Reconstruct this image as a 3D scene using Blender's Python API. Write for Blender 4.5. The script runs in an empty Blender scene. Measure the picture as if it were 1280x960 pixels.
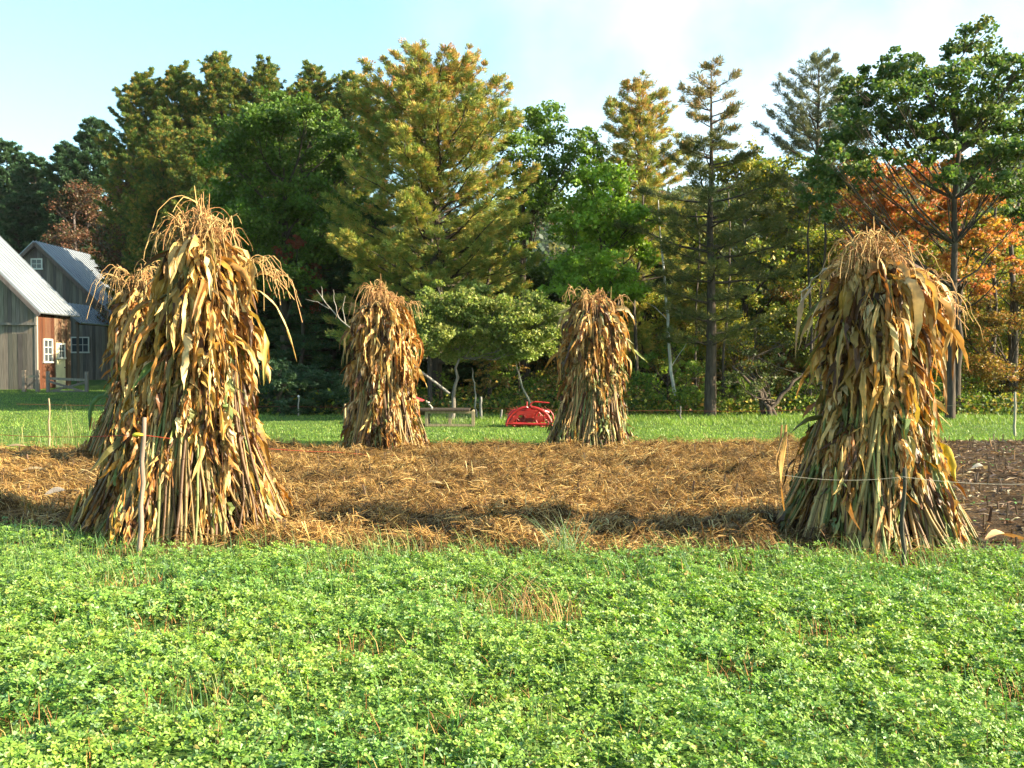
import bpy, math
import numpy as np
from mathutils import Vector, Matrix

C = bpy.context.scene.collection
SC = bpy.context.scene

# ------------------------------------------------------------------ camera, sky, sun, exposure
CAM_H = 1.5
cam_d = bpy.data.cameras.new('camera')
cam = bpy.data.objects.new('camera', cam_d); C.objects.link(cam)
cam_d.sensor_width = 36; cam_d.lens = 35.16
cam_d.clip_start = 0.05; cam_d.clip_end = 5000
cam.location = (0, 0, CAM_H)
cam.rotation_euler = (math.radians(90 - 1.37), 0, 0)
SC.camera = cam

SUN_EL, SUN_AZ = math.radians(26), math.radians(99)      # azimuth measured from +Y (view) towards +X (right)
world = bpy.data.worlds.new('World'); SC.world = world; world.use_nodes = True
wn = world.node_tree; bg = wn.nodes['Background']
sky = wn.nodes.new('ShaderNodeTexSky'); sky.sky_type = 'NISHITA'; sky.sun_disc = False
sky.sun_elevation = SUN_EL; sky.sun_rotation = SUN_AZ
sky.air_density = 1.0; sky.dust_density = 1.6; sky.ozone_density = 1.0; sky.altitude = 200
tint = wn.nodes.new('ShaderNodeMixRGB'); tint.blend_type = 'MULTIPLY'; tint.inputs[0].default_value = 1
tint.inputs[2].default_value = (1.08, 1.30, 1.19, 1)
wn.links.new(sky.outputs[0], tint.inputs[1])
# one thin soft cloud, upper right
tc = wn.nodes.new('ShaderNodeTexCoord'); ns = wn.nodes.new('ShaderNodeTexNoise')
ns.inputs['Scale'].default_value = 5; ns.inputs['Detail'].default_value = 5
dot = wn.nodes.new('ShaderNodeVectorMath'); dot.operation = 'DOT_PRODUCT'; cd = Vector((.33, 1, .42)).normalized(); dot.inputs[1].default_value = cd
mr = wn.nodes.new('ShaderNodeMapRange'); mr.interpolation_type = 'SMOOTHSTEP'; mr.inputs[1].default_value = .90; mr.inputs[2].default_value = 1.0
nr = wn.nodes.new('ShaderNodeMapRange'); nr.inputs[1].default_value = .35; nr.inputs[2].default_value = .7; nr.inputs[3].default_value = .0; nr.inputs[4].default_value = .8
mu_ = wn.nodes.new('ShaderNodeMath'); mu_.operation = 'MULTIPLY'
mx = wn.nodes.new('ShaderNodeMixRGB'); mx.inputs[2].default_value = (5.0, 5.2, 5.4, 1)
wn.links.new(tc.outputs['Generated'], dot.inputs[0]); wn.links.new(tc.outputs['Generated'], ns.inputs[0])
wn.links.new(dot.outputs['Value'], mr.inputs[0]); wn.links.new(ns.outputs[0], nr.inputs[0])
wn.links.new(mr.outputs[0], mu_.inputs[0]); wn.links.new(nr.outputs[0], mu_.inputs[1]); wn.links.new(mu_.outputs[0], mx.inputs[0])
wn.links.new(tint.outputs[0], mx.inputs[1]); wn.links.new(mx.outputs[0], bg.inputs[0])
bg.inputs[1].default_value = 0.074

sun_d = bpy.data.lights.new('sun', 'SUN'); sun_d.energy = 5.0; sun_d.angle = math.radians(.5)
sun_d.color = (1.0, .86, .62)
sun = bpy.data.objects.new('sun', sun_d); C.objects.link(sun)
sv = Vector((math.sin(SUN_AZ) * math.cos(SUN_EL), math.cos(SUN_AZ) * math.cos(SUN_EL), math.sin(SUN_EL)))
sun.rotation_euler = sv.to_track_quat('Z', 'Y').to_euler(); sun.location = (30, -10, 30)

SC.view_settings.view_transform = 'Standard'; SC.view_settings.look = 'None'
SC.view_settings.gamma = 1; SC.view_settings.use_curve_mapping = False
SC.view_settings.exposure = 2.18
SC.render.engine = 'CYCLES'
SC.cycles.max_bounces = 6; SC.cycles.diffuse_bounces = 3; SC.cycles.transmission_bounces = 4
SC.cycles.transparent_max_bounces = 4

# ------------------------------------------------------------------ helpers
PITCH = math.radians(1.37)
def at(px, py, d):
    """world x and z of a photograph pixel (1280x960) at ground distance d"""
    a = -PITCH + math.atan((480 - py) / 1250.0)
    return ((px - 640) / 1250.0 * d, CAM_H + math.tan(a) * d)
def X(px, d): return (px - 640) / 1250.0 * d
def Z(py, d): return at(640, py, d)[1]

def unit(v): return v / (np.linalg.norm(v, axis=-1, keepdims=True) + 1e-9)
def colmul(c, rng, n, amt=.25, hue=.08):
    b = 1 + rng.uniform(-amt, amt, (n, 1)); h = 1 + rng.uniform(-hue, hue, (n, 3))
    return np.clip(np.asarray(c) * b * h, 0, 1)
def pick(pal, rng, n, w=None, amt=.25, hue=.08):
    pal = np.asarray(pal, float)
    i = rng.choice(len(pal), n, p=None if w is None else np.asarray(w) / np.sum(w))
    return colmul(pal[i], rng, n, amt, hue)

class MB:
    def __init__(s): s.v = []; s.q = []; s.c = []; s.n = 0
    def add(s, v, q, c):
        v = np.asarray(v, float).reshape(-1, 3); q = np.asarray(q, int).reshape(-1, 4)
        c = np.asarray(c, float)
        if c.ndim == 1: c = np.tile(c, (len(v), 1))
        s.v.append(v); s.q.append(q + s.n); s.c.append(c.reshape(-1, 3)); s.n += len(v)
    def box(s, lo, hi, c=(.5, .5, .5), M=None):
        x0, y0, z0 = lo; x1, y1, z1 = hi
        v = np.array([(x0,y0,z0),(x1,y0,z0),(x1,y1,z0),(x0,y1,z0),(x0,y0,z1),(x1,y0,z1),(x1,y1,z1),(x0,y1,z1)], float)
        if M is not None: v = np.array([M @ Vector(p) for p in v])
        s.add(v, [(0,3,2,1),(4,5,6,7),(0,1,5,4),(1,2,6,5),(2,3,7,6),(3,0,4,7)], c)
    def bar(s, a, b, w, h, c=(.5, .5, .5)):
        a = Vector(a); b = Vector(b); L = (b - a).length
        M = Matrix.Translation(a) @ (b - a).to_track_quat('Y', 'Z').to_matrix().to_4x4()
        s.box((-w/2, 0, -h/2), (w/2, L, h/2), c, M)
    def tubes(s, P, R, k=5, c=(.5, .5, .5), cap=True):
        P = np.asarray(P, float); R = np.asarray(R, float)
        if P.ndim == 2: P = P[None]; R = R[None]
        N, m, _ = P.shape
        T = unit(np.gradient(P, axis=1)) if m > 1 else P
        ref = np.where(np.abs(T[..., 2:3]) > .85, np.array([1., 0, 0]), np.array([0, 0, 1.]))
        ref = np.broadcast_to(ref[:, :1], T.shape)
        A = unit(np.cross(T, ref)); B = np.cross(T, A)
        th = np.arange(k) * 2 * np.pi / k
        V = P[:, :, None] + R[:, :, None, None] * (A[:, :, None] * np.cos(th)[:, None] + B[:, :, None] * np.sin(th)[:, None])
        idx = np.arange(N * m * k).reshape(N, m, k)
        q = np.stack([idx[:, :-1], np.roll(idx, -1, 2)[:, :-1], np.roll(idx, -1, 2)[:, 1:], idx[:, 1:]], -1).reshape(-1, 4)
        c = np.asarray(c, float)
        if c.ndim == 1: cc = np.tile(c, (N * m * k, 1))
        elif c.ndim == 2: cc = np.repeat(c, m * k, 0)
        else: cc = np.repeat(c.reshape(N * m, 3), k, 0)
        s.add(V, q, cc)
        if cap and k in (4,):
            pass
        if cap:
            e = idx[:, -1]                                   # close the far end with a fan of quads
            for j in range(0, k - 2, 2):
                s.q.append(np.stack([e[:, 0], e[:, j + 1], e[:, j + 2], e[:, min(j + 3, k - 1)] if j + 3 < k else e[:, 0]], -1) + s.n - N*m*k) if j + 3 < k else None
    def ribbons(s, P, W, D, c):
        """folded strips: centre line P (N,m,3), half width vectors W, fold depth vectors D, colours (N,m,3)"""
        N, m, _ = P.shape
        V = np.stack([P - W + D, P, P + W + D], 2)
        idx = np.arange(N * m * 3).reshape(N, m, 3)
        q = np.concatenate([np.stack([idx[:, :-1, j], idx[:, :-1, j+1], idx[:, 1:, j+1], idx[:, 1:, j]], -1).reshape(-1, 4) for j in (0, 1)])
        s.add(V, q, np.repeat(c.reshape(N * m, 3), 3, 0))
    def build(s, name, mat, parent=None, smooth=False):
        v = np.concatenate(s.v); q = np.concatenate([a for a in s.q if a is not None]); c = np.concatenate(s.c)
        me = bpy.data.meshes.new(name)
        # degenerate corners become triangles
        tri = q[:, 3] == q[:, 0]
        ql = q[~tri]; tl = q[tri][:, :3]
        me.vertices.add(len(v)); me.vertices.foreach_set('co', v.astype(np.float32).ravel())
        nl = ql.size + tl.size
        me.loops.add(nl); me.loops.foreach_set('vertex_index', np.concatenate([ql.ravel(), tl.ravel()]).astype(np.int32))
        me.polygons.add(len(ql) + len(tl))
        st = np.concatenate([np.arange(len(ql)) * 4, len(ql) * 4 + np.arange(len(tl)) * 3]).astype(np.int32)
        me.polygons.foreach_set('loop_start', st)
        me.polygons.foreach_set('use_smooth', np.full(len(st), smooth))
        at_ = me.color_attributes.new('tone', 'FLOAT_COLOR', 'POINT')
        cc = np.ones((len(v), 4), np.float32); cc[:, :3] = c * .8
        at_.data.foreach_set('color', cc.ravel())
        me.update(calc_edges=True); me.validate()
        me.materials.append(mat)
        o = bpy.data.objects.new(name, me); C.objects.link(o)
        if parent: o.parent = parent
        return o

def tag(o, label=None, cat=None, group=None, kind=None):
    if label: o['label'] = label
    if cat: o['category'] = cat
    if group: o['group'] = group
    if kind: o['kind'] = kind
    return o
def empty(name, loc, rz=0.):
    o = bpy.data.objects.new(name, None); C.objects.link(o); o.location = loc; o.rotation_euler.z = rz
    o.empty_display_size = .2
    return o
def copy_thing(src, loc, rz=0., sc=(1, 1, 1)):
    r = src.copy(); C.objects.link(r); r.location = loc; r.rotation_euler.z = rz; r.scale = sc
    for ch in src.children:
        c = ch.copy(); C.objects.link(c); c.parent = r
        for g in ch.children:
            d = g.copy(); C.objects.link(d); d.parent = c
    return r

# ------------------------------------------------------------------ materials
def mat_leaf(name, trans=.35, rough=.55, spec=.3, tmul=(1.25, 1.3, .7), nscale=0):
    m = bpy.data.materials.new(name); m.use_nodes = True; n = m.node_tree; b = n.nodes['Principled BSDF']
    out = n.nodes['Material Output']
    a = n.nodes.new('ShaderNodeAttribute'); a.attribute_name = 'tone'
    col = a.outputs['Color']
    if nscale:
        t = n.nodes.new('ShaderNodeTexCoord'); no = n.nodes.new('ShaderNodeTexNoise'); no.inputs['Scale'].default_value = nscale
        no.inputs['Detail'].default_value = 4
        r = n.nodes.new('ShaderNodeMapRange'); r.inputs[1].default_value = .3; r.inputs[2].default_value = .7
        r.inputs[3].default_value = .65; r.inputs[4].default_value = 1.2
        mu = n.nodes.new('ShaderNodeVectorMath'); mu.operation = 'SCALE'
        n.links.new(t.outputs['Object'], no.inputs[0]); n.links.new(no.outputs[0], r.inputs[0])
        n.links.new(col, mu.inputs[0]); n.links.new(r.outputs[0], mu.inputs['Scale']); col = mu.outputs[0]
    b.inputs['Roughness'].default_value = rough; b.inputs['Specular IOR Level'].default_value = spec
    n.links.new(col, b.inputs['Base Color'])
    if trans > 0:
        tr = n.nodes.new('ShaderNodeBsdfTranslucent'); mul = n.nodes.new('ShaderNodeVectorMath'); mul.operation = 'MULTIPLY'
        mul.inputs[1].default_value = tmul
        mix = n.nodes.new('ShaderNodeMixShader'); mix.inputs[0].default_value = trans
        n.links.new(col, mul.inputs[0]); n.links.new(mul.outputs[0], tr.inputs[0])
        n.links.new(b.outputs[0], mix.inputs[1]); n.links.new(tr.outputs[0], mix.inputs[2]); n.links.new(mix.outputs[0], out.inputs[0])
    return m
def mat_solid(name, nscale=8, stretch=(1, 1, 1), lo=.6, hi=1.25, rough=.8, bump=.3, spec=.3, metal=0):
    m = bpy.data.materials.new(name); m.use_nodes = True; n = m.node_tree; b = n.nodes['Principled BSDF']
    a = n.nodes.new('ShaderNodeAttribute'); a.attribute_name = 'tone'
    t = n.nodes.new('ShaderNodeTexCoord'); mp = n.nodes.new('ShaderNodeMapping'); mp.inputs['Scale'].default_value = stretch
    no = n.nodes.new('ShaderNodeTexNoise'); no.inputs['Scale'].default_value = nscale; no.inputs['Detail'].default_value = 6
    r = n.nodes.new('ShaderNodeMapRange'); r.inputs[1].default_value = .3; r.inputs[2].default_value = .7
    r.inputs[3].default_value = lo; r.inputs[4].default_value = hi
    mu = n.nodes.new('ShaderNodeVectorMath'); mu.operation = 'SCALE'
    bu = n.nodes.new('ShaderNodeBump'); bu.inputs['Strength'].default_value = bump; bu.inputs['Distance'].default_value = .02
    L = n.links.new
    L(t.outputs['Object'], mp.inputs[0]); L(mp.outputs[0], no.inputs[0]); L(no.outputs[0], r.inputs[0])
    L(a.outputs['Color'], mu.inputs[0]); L(r.outputs[0], mu.inputs['Scale']); L(mu.outputs[0], b.inputs['Base Color'])
    L(no.outputs[0], bu.inputs['Height']); L(bu.outputs[0], b.inputs['Normal'])
    b.inputs['Roughness'].default_value = rough; b.inputs['Specular IOR Level'].default_value = spec
    b.inputs['Metallic'].default_value = metal
    return m
def mat_ground(name, cols, scale=1.0, bump=.6, dist=.05):
    m = bpy.data.materials.new(name); m.use_nodes = True; n = m.node_tree; b = n.nodes['Principled BSDF']
    t = n.nodes.new('ShaderNodeTexCoord')
    no = n.nodes.new('ShaderNodeTexNoise'); no.inputs['Scale'].default_value = scale; no.inputs['Detail'].default_value = 10
    no.inputs['Roughness'].default_value = .7
    r = n.nodes.new('ShaderNodeValToRGB'); e = r.color_ramp.elements
    e[0].position = .32; e[1].position = .7; e[0].color = (*cols[0], 1); e[1].color = (*cols[-1], 1)
    for i, c in enumerate(cols[1:-1]):
        k = e.new(.32 + .38 * (i + 1) / (len(cols) - 1)); k.color = (*c, 1)
    n2 = n.nodes.new('ShaderNodeTexNoise'); n2.inputs['Scale'].default_value = scale * 14; n2.inputs['Detail'].default_value = 6
    bu = n.nodes.new('ShaderNodeBump'); bu.inputs['Strength'].default_value = bump; bu.inputs['Distance'].default_value = dist
    L = n.links.new
    L(t.outputs['Object'], no.inputs[0]); L(t.outputs['Object'], n2.inputs[0]); L(no.outputs[0], r.inputs[0])
    L(r.outputs[0], b.inputs['Base Color']); L(n2.outputs[0], bu.inputs['Height']); L(bu.outputs[0], b.inputs['Normal'])
    b.inputs['Roughness'].default_value = .95; b.inputs['Specular IOR Level'].default_value = .1
    return m

M_leaf = mat_leaf('foliage', .36)
M_needle = mat_leaf('needles', .22, .6, .2, (1.2, 1.2, .7))
M_clover = mat_leaf('clover_leaf', .36, .45, .42, (1.2, 1.35, .5))
M_grass = mat_leaf('grass_blade', .35, .5, .35)
M_corn = mat_leaf('dry_corn_leaf', .2, .5, .35, (1.35, 1.05, .55), 14)
M_stalk = mat_solid('corn_stalk', 20, (1, 1, .3), .7, 1.2, .55)
M_tassel = mat_leaf('corn_tassel', .15, .7, .2, (1.2, 1, .7))
M_straw = mat_leaf('straw', .2, .6, .3, (1.2, 1, .6))
M_bark = mat_solid('bark', 5, (4, 4, .7), .5, 1.3, .95, .8, .1)
M_wood = mat_solid('weathered_wood', 6, (5, 5, .25), .62, 1.22, .85, .4, .2)
M_paint = mat_solid('old_paint', 3, (1, 1, .4), .85, 1.08, .6, .15)
M_metal_roof = mat_solid('metal_roof', 1.2, (1, .3, 1), .88, 1.06, .42, .1, .4, .25)
M_red = mat_solid('red_paint', 6, (1, 1, 1), .75, 1.15, .4, .1, .5)
M_wire = mat_solid('wire', 6, (1, 1, 1), .9, 1.1, .5, 0)
M_glass = mat_solid('window_glass', 3, (1, 1, 1), .8, 1.2, .12, 0, .6)

# ------------------------------------------------------------------ ground
def hnoise(x, y, s, seed=0):
    r = np.random.default_rng(seed); z = 0
    for k in range(6):
        a = r.uniform(0, 6.28); f = s * r.uniform(.6, 1.7); p = r.uniform(0, 6.28)
        z = z + np.sin((x * np.cos(a) + y * np.sin(a)) * f + p)
    return z / 6
def ground_z(x, y):
    return .03 * hnoise(x, y, .8, 1) + np.clip((y - 34) / 60, 0, None) ** 1.5 * 1.2

def sheet(name, xs, ys, zf, mat, inside=None, col=(.5, .5, .5)):
    gx, gy = np.meshgrid(xs, ys); gz = zf(gx, gy)
    idx = np.arange(gx.size).reshape(gx.shape)
    q = np.stack([idx[:-1, :-1], idx[:-1, 1:], idx[1:, 1:], idx[1:, :-1]], -1)
    if inside is not None:
        k = inside((gx[:-1, :-1] + gx[1:, 1:]) / 2, (gy[:-1, :-1] + gy[1:, 1:]) / 2); q = q[k]
    mb = MB(); mb.add(np.stack([gx, gy, gz], -1), q.reshape(-1, 4), col)
    return mb.build(name, mat, smooth=True)

g_green = mat_ground('meadow_soil', [(.03, .05, .015), (.06, .11, .02), (.09, .16, .03)], 1.2)
xs = np.concatenate([np.linspace(-620, -60, 24), np.linspace(-55, 55, 111), np.linspace(60, 620, 24)])
ys = np.concatenate([np.linspace(-620, -20, 20), np.linspace(-15, 90, 106), np.linspace(100, 620, 30)])
def gz_all(x, y):
    return np.where(y > 90, ground_z(x, np.minimum(y, 90.)), ground_z(x, y))
tag(sheet('ground', xs, ys, gz_all, g_green), kind='structure')

# field edges as functions of x
EX = np.array([-16, -9, -4.7, -2.6, 0, 3.8, 9]); EY = np.array([10.2, 9.6, 8.6, 7.6, 7.42, 7.35, 7.7])
def near_edge(x): return np.interp(x, EX, EY)
def far_edge(x): return np.interp(x, [-20, -8, 0, 8, 14], [15.6, 16.4, 17.2, 18.3, 19.0])
def soil_side(x, y): return x > np.interp(y, [7, 12, 18, 22], [3.0, 5.25, 7.7, 9.2])
def in_field(x, y): return (y > near_edge(x) - .1) & (y < far_edge(x) + .1)
def lumps(x, y):
    return .02 + .20 * np.maximum(0, hnoise(x, y, 4.6, 3) - .05) + .22 * np.maximum(0, hnoise(x, y, 9, 4) - .08) + .10 * np.maximum(0, hnoise(x, y, 20, 6)) + .02 * hnoise(x, y, 2.4, 5)
g_soil = mat_ground('dark_soil', [(.018, .011, .006), (.05, .03, .014), (.13, .075, .03)], 3.2)
g_mulch = mat_ground('mulch_base', [(.03, .018, .008), (.12, .07, .025), (.22, .13, .05)], 4.0, 1.0, .08)
fx = np.arange(-17, 15, .11); fy = np.arange(7, 20, .11)
fz = lambda x, y: gz_all(x, y) + .012 + np.clip(lumps(x, y), 0, 1) * np.where(soil_side(x, y), .3, .9) * np.clip((y - near_edge(x)) / .5, 0, 1) * np.clip((far_edge(x) + .1 - y) / .6, 0, 1)
def fieldcut(side):
    return lambda x, y: in_field(x, y) & (soil_side(x, y) == side)
tag(sheet('mulched_field', fx, fy, fz, g_mulch, fieldcut(False)), kind='structure')
tag(sheet('bare_soil', fx, fy, fz, g_soil, fieldcut(True)), kind='structure')

# ------------------------------------------------------------------ scattering of small leaves
def diamonds(mb, Cn, A, B, c):
    """leaf faces: centre, half long axis, half short axis"""
    V = np.stack([Cn - A, Cn + B + A * .1, Cn + A, Cn - B + A * .1], 1)
    q = np.arange(len(Cn) * 4).reshape(-1, 4)
    mb.add(V, q, np.repeat(c, 4, 0))
def rnd_unit(rng, n): return unit(rng.normal(size=(n, 3)))

rng = np.random.default_rng(11)
# clover --------------------------------------------------------------
def bare(x, y):
    """gaps in the ground cover"""
    spots = [(-1.35, 4.22, .22), (-2.0, 3.9, .2), (.1, 5.75, .30), (2.8, 7.1, .26), (3.1, 5.9, .22), (-.1, 6.15, .24), (-2.5, 6.5, .26), (1.0, 4.6, .16), (-.75, 5.0, .2), (-1.9, 5.4, .2), (1.7, 5.3, .18), (.75, 6.6, .2), (-3.0, 7.5, .25), (2.2, 4.3, .15), (-.3, 3.9, .14), (1.6, 6.9, .2), (-1.2, 6.9, .2)]
    r = np.zeros_like(x)
    for a, b, s in spots: r = np.maximum(r, np.exp(-(((x - a) / s) ** 2 + ((y - b) / s) ** 2)))
    return r
def canopy(x, y):
    h = .085 + .04 * hnoise(x, y, 6, 21) + .05 * hnoise(x, y, 21, 22) + .03 * hnoise(x, y, 2.2, 23)
    return np.clip(h * (1 - .85 * bare(x, y)), .02, .25)
N = 175000
y = 2.7 + 6.9 * rng.random(N) ** .8; x = (rng.random(N) - .5) * 2 * (.62 * y + .5)
keep = (y < near_edge(x) + .12 * rng.normal(size=N)) & (rng.random(N) > .95 * bare(x, y)) & (rng.random(N) < .6 + 1.3 * np.clip(hnoise(x, y, 9, 31) + .35, 0, .4))
x, y = x[keep], y[keep]; n = len(x)
h = canopy(x, y) * (1.12 - .7 * rng.random(n) ** 1.6)
C0 = np.stack([x, y, gz_all(x, y) + h], 1)
nrm = unit(rnd_unit(rng, n) * .62 + np.array([.12, -.12, 1.0]))
ref = rnd_unit(rng, n); U = unit(np.cross(nrm, ref)); V_ = np.cross(nrm, U)
size = rng.uniform(.007, .0155, n) * np.clip(1 + .35 * hnoise(x, y, 1.7, 33), .7, 1.3)
pal = [(.20, .35, .055), (.26, .40, .07), (.13, .25, .045), (.32, .45, .11), (.26, .38, .05), (.26, .40, .17)]
cc = pick(pal, rng, n, [3, 3, 2, 1.5, 1.5, 1], .22, .07)
cc *= np.clip(1 + np.stack([.28 * hnoise(x, y, 2.6, 34), .14 * hnoise(x, y, 2.6, 34), 0 * x], 1), .6, 1.4)
yl = rng.random(n) < .02; cc[yl] = colmul((.38, .32, .09), rng, yl.sum())
mb = MB()
for k in range(3):
    a = k * 2 * np.pi / 3 + rng.uniform(-.25, .25, n)
    d = U * np.cos(a)[:, None] + V_ * np.sin(a)[:, None]; sd = np.cross(nrm, d)
    s = (size * rng.uniform(.85, 1.1, n))[:, None]; lift = nrm * s * rng.uniform(-.15, .55, (n, 1))
    B0 = C0; L1 = C0 + d * s * .9 + sd * s * .62 + lift; L2 = C0 + d * s * 1.55 + sd * s * .5 + lift * 1.1
    T = C0 + d * s * 1.65; R1 = C0 + d * s * .9 - sd * s * .62 + lift; R2 = C0 + d * s * 1.55 - sd * s * .5 + lift * 1.1
    V = np.stack([B0, L1, L2, T, R2, R1], 1); i = np.arange(n)[:, None] * 6
    q = np.concatenate([i + np.array([[0, 1, 2, 3]]), i + np.array([[0, 3, 4, 5]])])
    mb.add(V, q, np.repeat(cc * rng.uniform(.9, 1.1, (n, 1)), 6, 0))
tag(mb.build('clover', M_clover), 'low bright green clover cover filling the foreground', 'clover', kind='stuff')

def blades(mb, x, y, z, h, w, lean, c, rng, m=4, tipdark=1.0):
    n = len(x); a = rng.uniform(0, 6.28, n); dr = np.stack([np.cos(a), np.sin(a), 0 * a], 1)
    t = np.linspace(0, 1, m)[None, :, None]
    P = np.stack([x, y, z], 1)[:, None] + np.array([0, 0, 1.]) * (h[:, None, None] * (t - .25 * lean[:, None, None] * t ** 2)) + dr[:, None] * (h * lean)[:, None, None] * t ** 2
    sd = np.stack([-np.sin(a), np.cos(a), 0 * a], 1)[:, None] * (w[:, None, None] * (1 - t ** 2 * .9))
    V = np.stack([P - sd, P + sd], 2); idx = np.arange(n * m * 2).reshape(n, m, 2)
    q = np.stack([idx[:, :-1, 0], idx[:, :-1, 1], idx[:, 1:, 1], idx[:, 1:, 0]], -1)
    mb.add(V, q, np.repeat(c, m * 2, 0))

# grass among the clover, thicker along the field edge
N = 26000
y = 2.7 + 6.9 * rng.random(N) ** .8; x = (rng.random(N) - .5) * 2 * (.62 * y + .5)
edge = near_edge(x) - y
pr = .22 + .8 * np.exp(-np.maximum(edge, 0) / .8) + 2.2 * np.clip(hnoise(x, y, 3.5, 41) - .2, 0, 1) + .35 * ((x < -1.2) & (y > 6))
keep = (edge > -.15) & (rng.random(N) < pr); x, y = x[keep], y[keep]; n = len(x)
mb = MB()
blades(mb, x, y, gz_all(x, y), rng.uniform(.08, .2, n) * (1 + .25 * (y > 6.5)), rng.uniform(.0015, .003, n), rng.uniform(.1, 1, n),
       pick([(.12, .26, .06), (.2, .34, .09), (.09, .2, .08), (.33, .33, .13)], rng, n, [3, 2, 2, 1]), rng)
tag(mb.build('grass', M_grass), 'thin grass blades growing through the clover', 'grass', kind='stuff')
# stems and clover litter: reddish cut stems
N = 15000
y = 2.8 + 5.6 * rng.random(N) ** .8; x = (rng.random(N) - .5) * 2 * (.6 * y + .4)
pr = .18 + .5 * np.clip(hnoise(x, y, 5, 51) - .1, 0, 1) + 1.0 * bare(x, y)
keep = (y < near_edge(x)) & (rng.random(N) < pr); x, y = x[keep], y[keep]; n = len(x)
mb = MB()
blades(mb, x, y, gz_all(x, y), rng.uniform(.06, .155, n), rng.uniform(.0015, .003, n), rng.uniform(0, 1.1, n),
       pick([(.42, .19, .06), (.55, .33, .12), (.28, .12, .04)], rng, n), rng, 3)
tag(mb.build('dry_stems', M_straw), 'short reddish brown dry stems scattered in the clover', 'dry stems', kind='stuff')

def weed_clump(name, px, py, d, n, h0, h1, w, pal, lean, label, cat, spread=.1, mat=None):
    r = np.random.default_rng(int(px)); e = empty(name, (X(px, d), d, 0))
    m = MB(); x = r.normal(0, spread, n); y = r.normal(0, spread, n)
    blades(m, x, y, np.zeros(n), r.uniform(h0, h1, n), r.uniform(w * .6, w, n), r.uniform(lean[0], lean[1], n), pick(pal, r, n), r, 7)
    m.build('blades', mat or M_grass, e); tag(e, label, cat); return e
weed_clump('grass_tuft', 706, 700, 7.55, 90, .18, .40, .004, [(.25, .38, .2), (.2, .33, .12), (.38, .42, .25)], (.3, 1.1),
           'tall pale grass tuft at the field edge in the centre', 'grass tuft', .07)
weed_clump('grass_tuft', 480, 690, 7.6, 80, .12, .28, .004, [(.3, .36, .1), (.2, .33, .08), (.5, .42, .16)], (.3, 1.2),
           'yellowish grass tuft at the field edge right of the left corn shock', 'grass tuft', .14)
for k_, (px_, dd_, lab_) in enumerate([(330, 7.9, 'green grass tuft just right of the left shock foot'), (590, 7.7, 'small green grass tuft at the field edge between the two larger tufts'), (860, 7.6, 'green grass tuft at the field edge left of the right shock'),
                                   (1215, 7.3, 'green grass tuft at the clover edge right of the right shock'), (400, 7.2, 'straggly green grass tuft in the clover below the yellowish tuft'), (90, 8.2, 'green grass tuft left of the stick post')]):
    weed_clump('grass_tuft', px_, 690, dd_, 70, .10, .24, .0035, [(.3, .4, .1), (.2, .34, .08), (.42, .4, .16)], (.3, 1.3), lab_, 'grass tuft', .11)
weed_clump('dry_weed', 655, 790, 5.9, 46, .14, .34, .003, [(.42, .24, .08), (.5, .34, .15), (.3, .14, .05)], (.5, 2.2),
           'sprawling reddish brown dry weed lying in the middle of the clover', 'dry weed', .12, M_straw)
weed_clump('dry_weed', 705, 810, 5.5, 30, .14, .3, .003, [(.42, .22, .08), (.5, .3, .12)], (.1, .9),
           'upright rusty dry weed stems in the clover right of the sprawling weed', 'dry weed', .08, M_straw)
weed_clump('dry_weed', 45, 655, 9.3, 60, .15, .35, .004, [(.42, .28, .1), (.5, .36, .15), (.2, .25, .08)], (.2, .9),
           'tan dry weed tuft at the field edge near the left frame side', 'dry weed', .14, M_straw)
weed_clump('meadow_weed', 92, 556, 17.2, 90, .3, .95, .004, [(.4, .3, .12), (.25, .26, .1), (.2, .25, .08)], (.1, .6),
           'tall thin brownish weeds beside the thin post on the left meadow', 'weed', .35)
weed_clump('meadow_weed', 20, 556, 17.0, 60, .2, .6, .004, [(.3, .3, .12), (.15, .22, .06)], (.2, .8),
           'green weeds at the meadow edge by the left frame side', 'weed', .3)

# straw mulch ----------------------------------------------------------
def straws(mb, x, y, z, L, w, rng, c, tilt=.35):
    n = len(x); a = rng.uniform(0, np.pi * 2, n); el = rng.normal(0, tilt, n); bend = rng.normal(0, .9, n)
    m = 4; t = np.linspace(-.5, .5, m)
    ang = a[:, None] + bend[:, None] * t; 
    dx = np.cos(ang) * np.cos(el)[:, None]; dy = np.sin(ang) * np.cos(el)[:, None]; dz = np.sin(el)[:, None] + 0 * ang
    P = np.stack([np.cumsum(dx, 1), np.cumsum(dy, 1), np.cumsum(dz, 1)], -1) * (L / m)[:, None, None]
    P -= P.mean(1, keepdims=True); P += np.stack([x, y, z], 1)[:, None]
    P[..., 2] -= (t ** 2 * 1.2)[None] * (L * .25)[:, None]
    sd = np.stack([-np.sin(ang), np.cos(ang), .5 * np.sin(ang * 3)], -1) * w[:, None, None]
    V = np.stack([P - sd, P + sd], 2); idx = np.arange(n * m * 2).reshape(n, m, 2)
    q = np.stack([idx[:, :-1, 0], idx[:, :-1, 1], idx[:, 1:, 1], idx[:, 1:, 0]], -1)
    mb.add(V, q, np.repeat(c, m * 2, 0))
N = 175000
y = 7.4 + 10.5 * rng.random(N) ** 1.15; x = (rng.random(N) - .5) * 2 * (.56 * y + .8)
lump = fz(x, y) - gz_all(x, y)
keep = in_field(x, y) & ~soil_side(x + rng.normal(0, .15, N), y) & (y > near_edge(x) + .12 * rng.normal(size=N)) \
    & (rng.random(N) < .30 + 6 * lump) & (rng.random(N) < .3 + np.clip((y - near_edge(x)) / .9, 0, 1))
x, y = x[keep], y[keep]; n = len(x)
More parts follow.
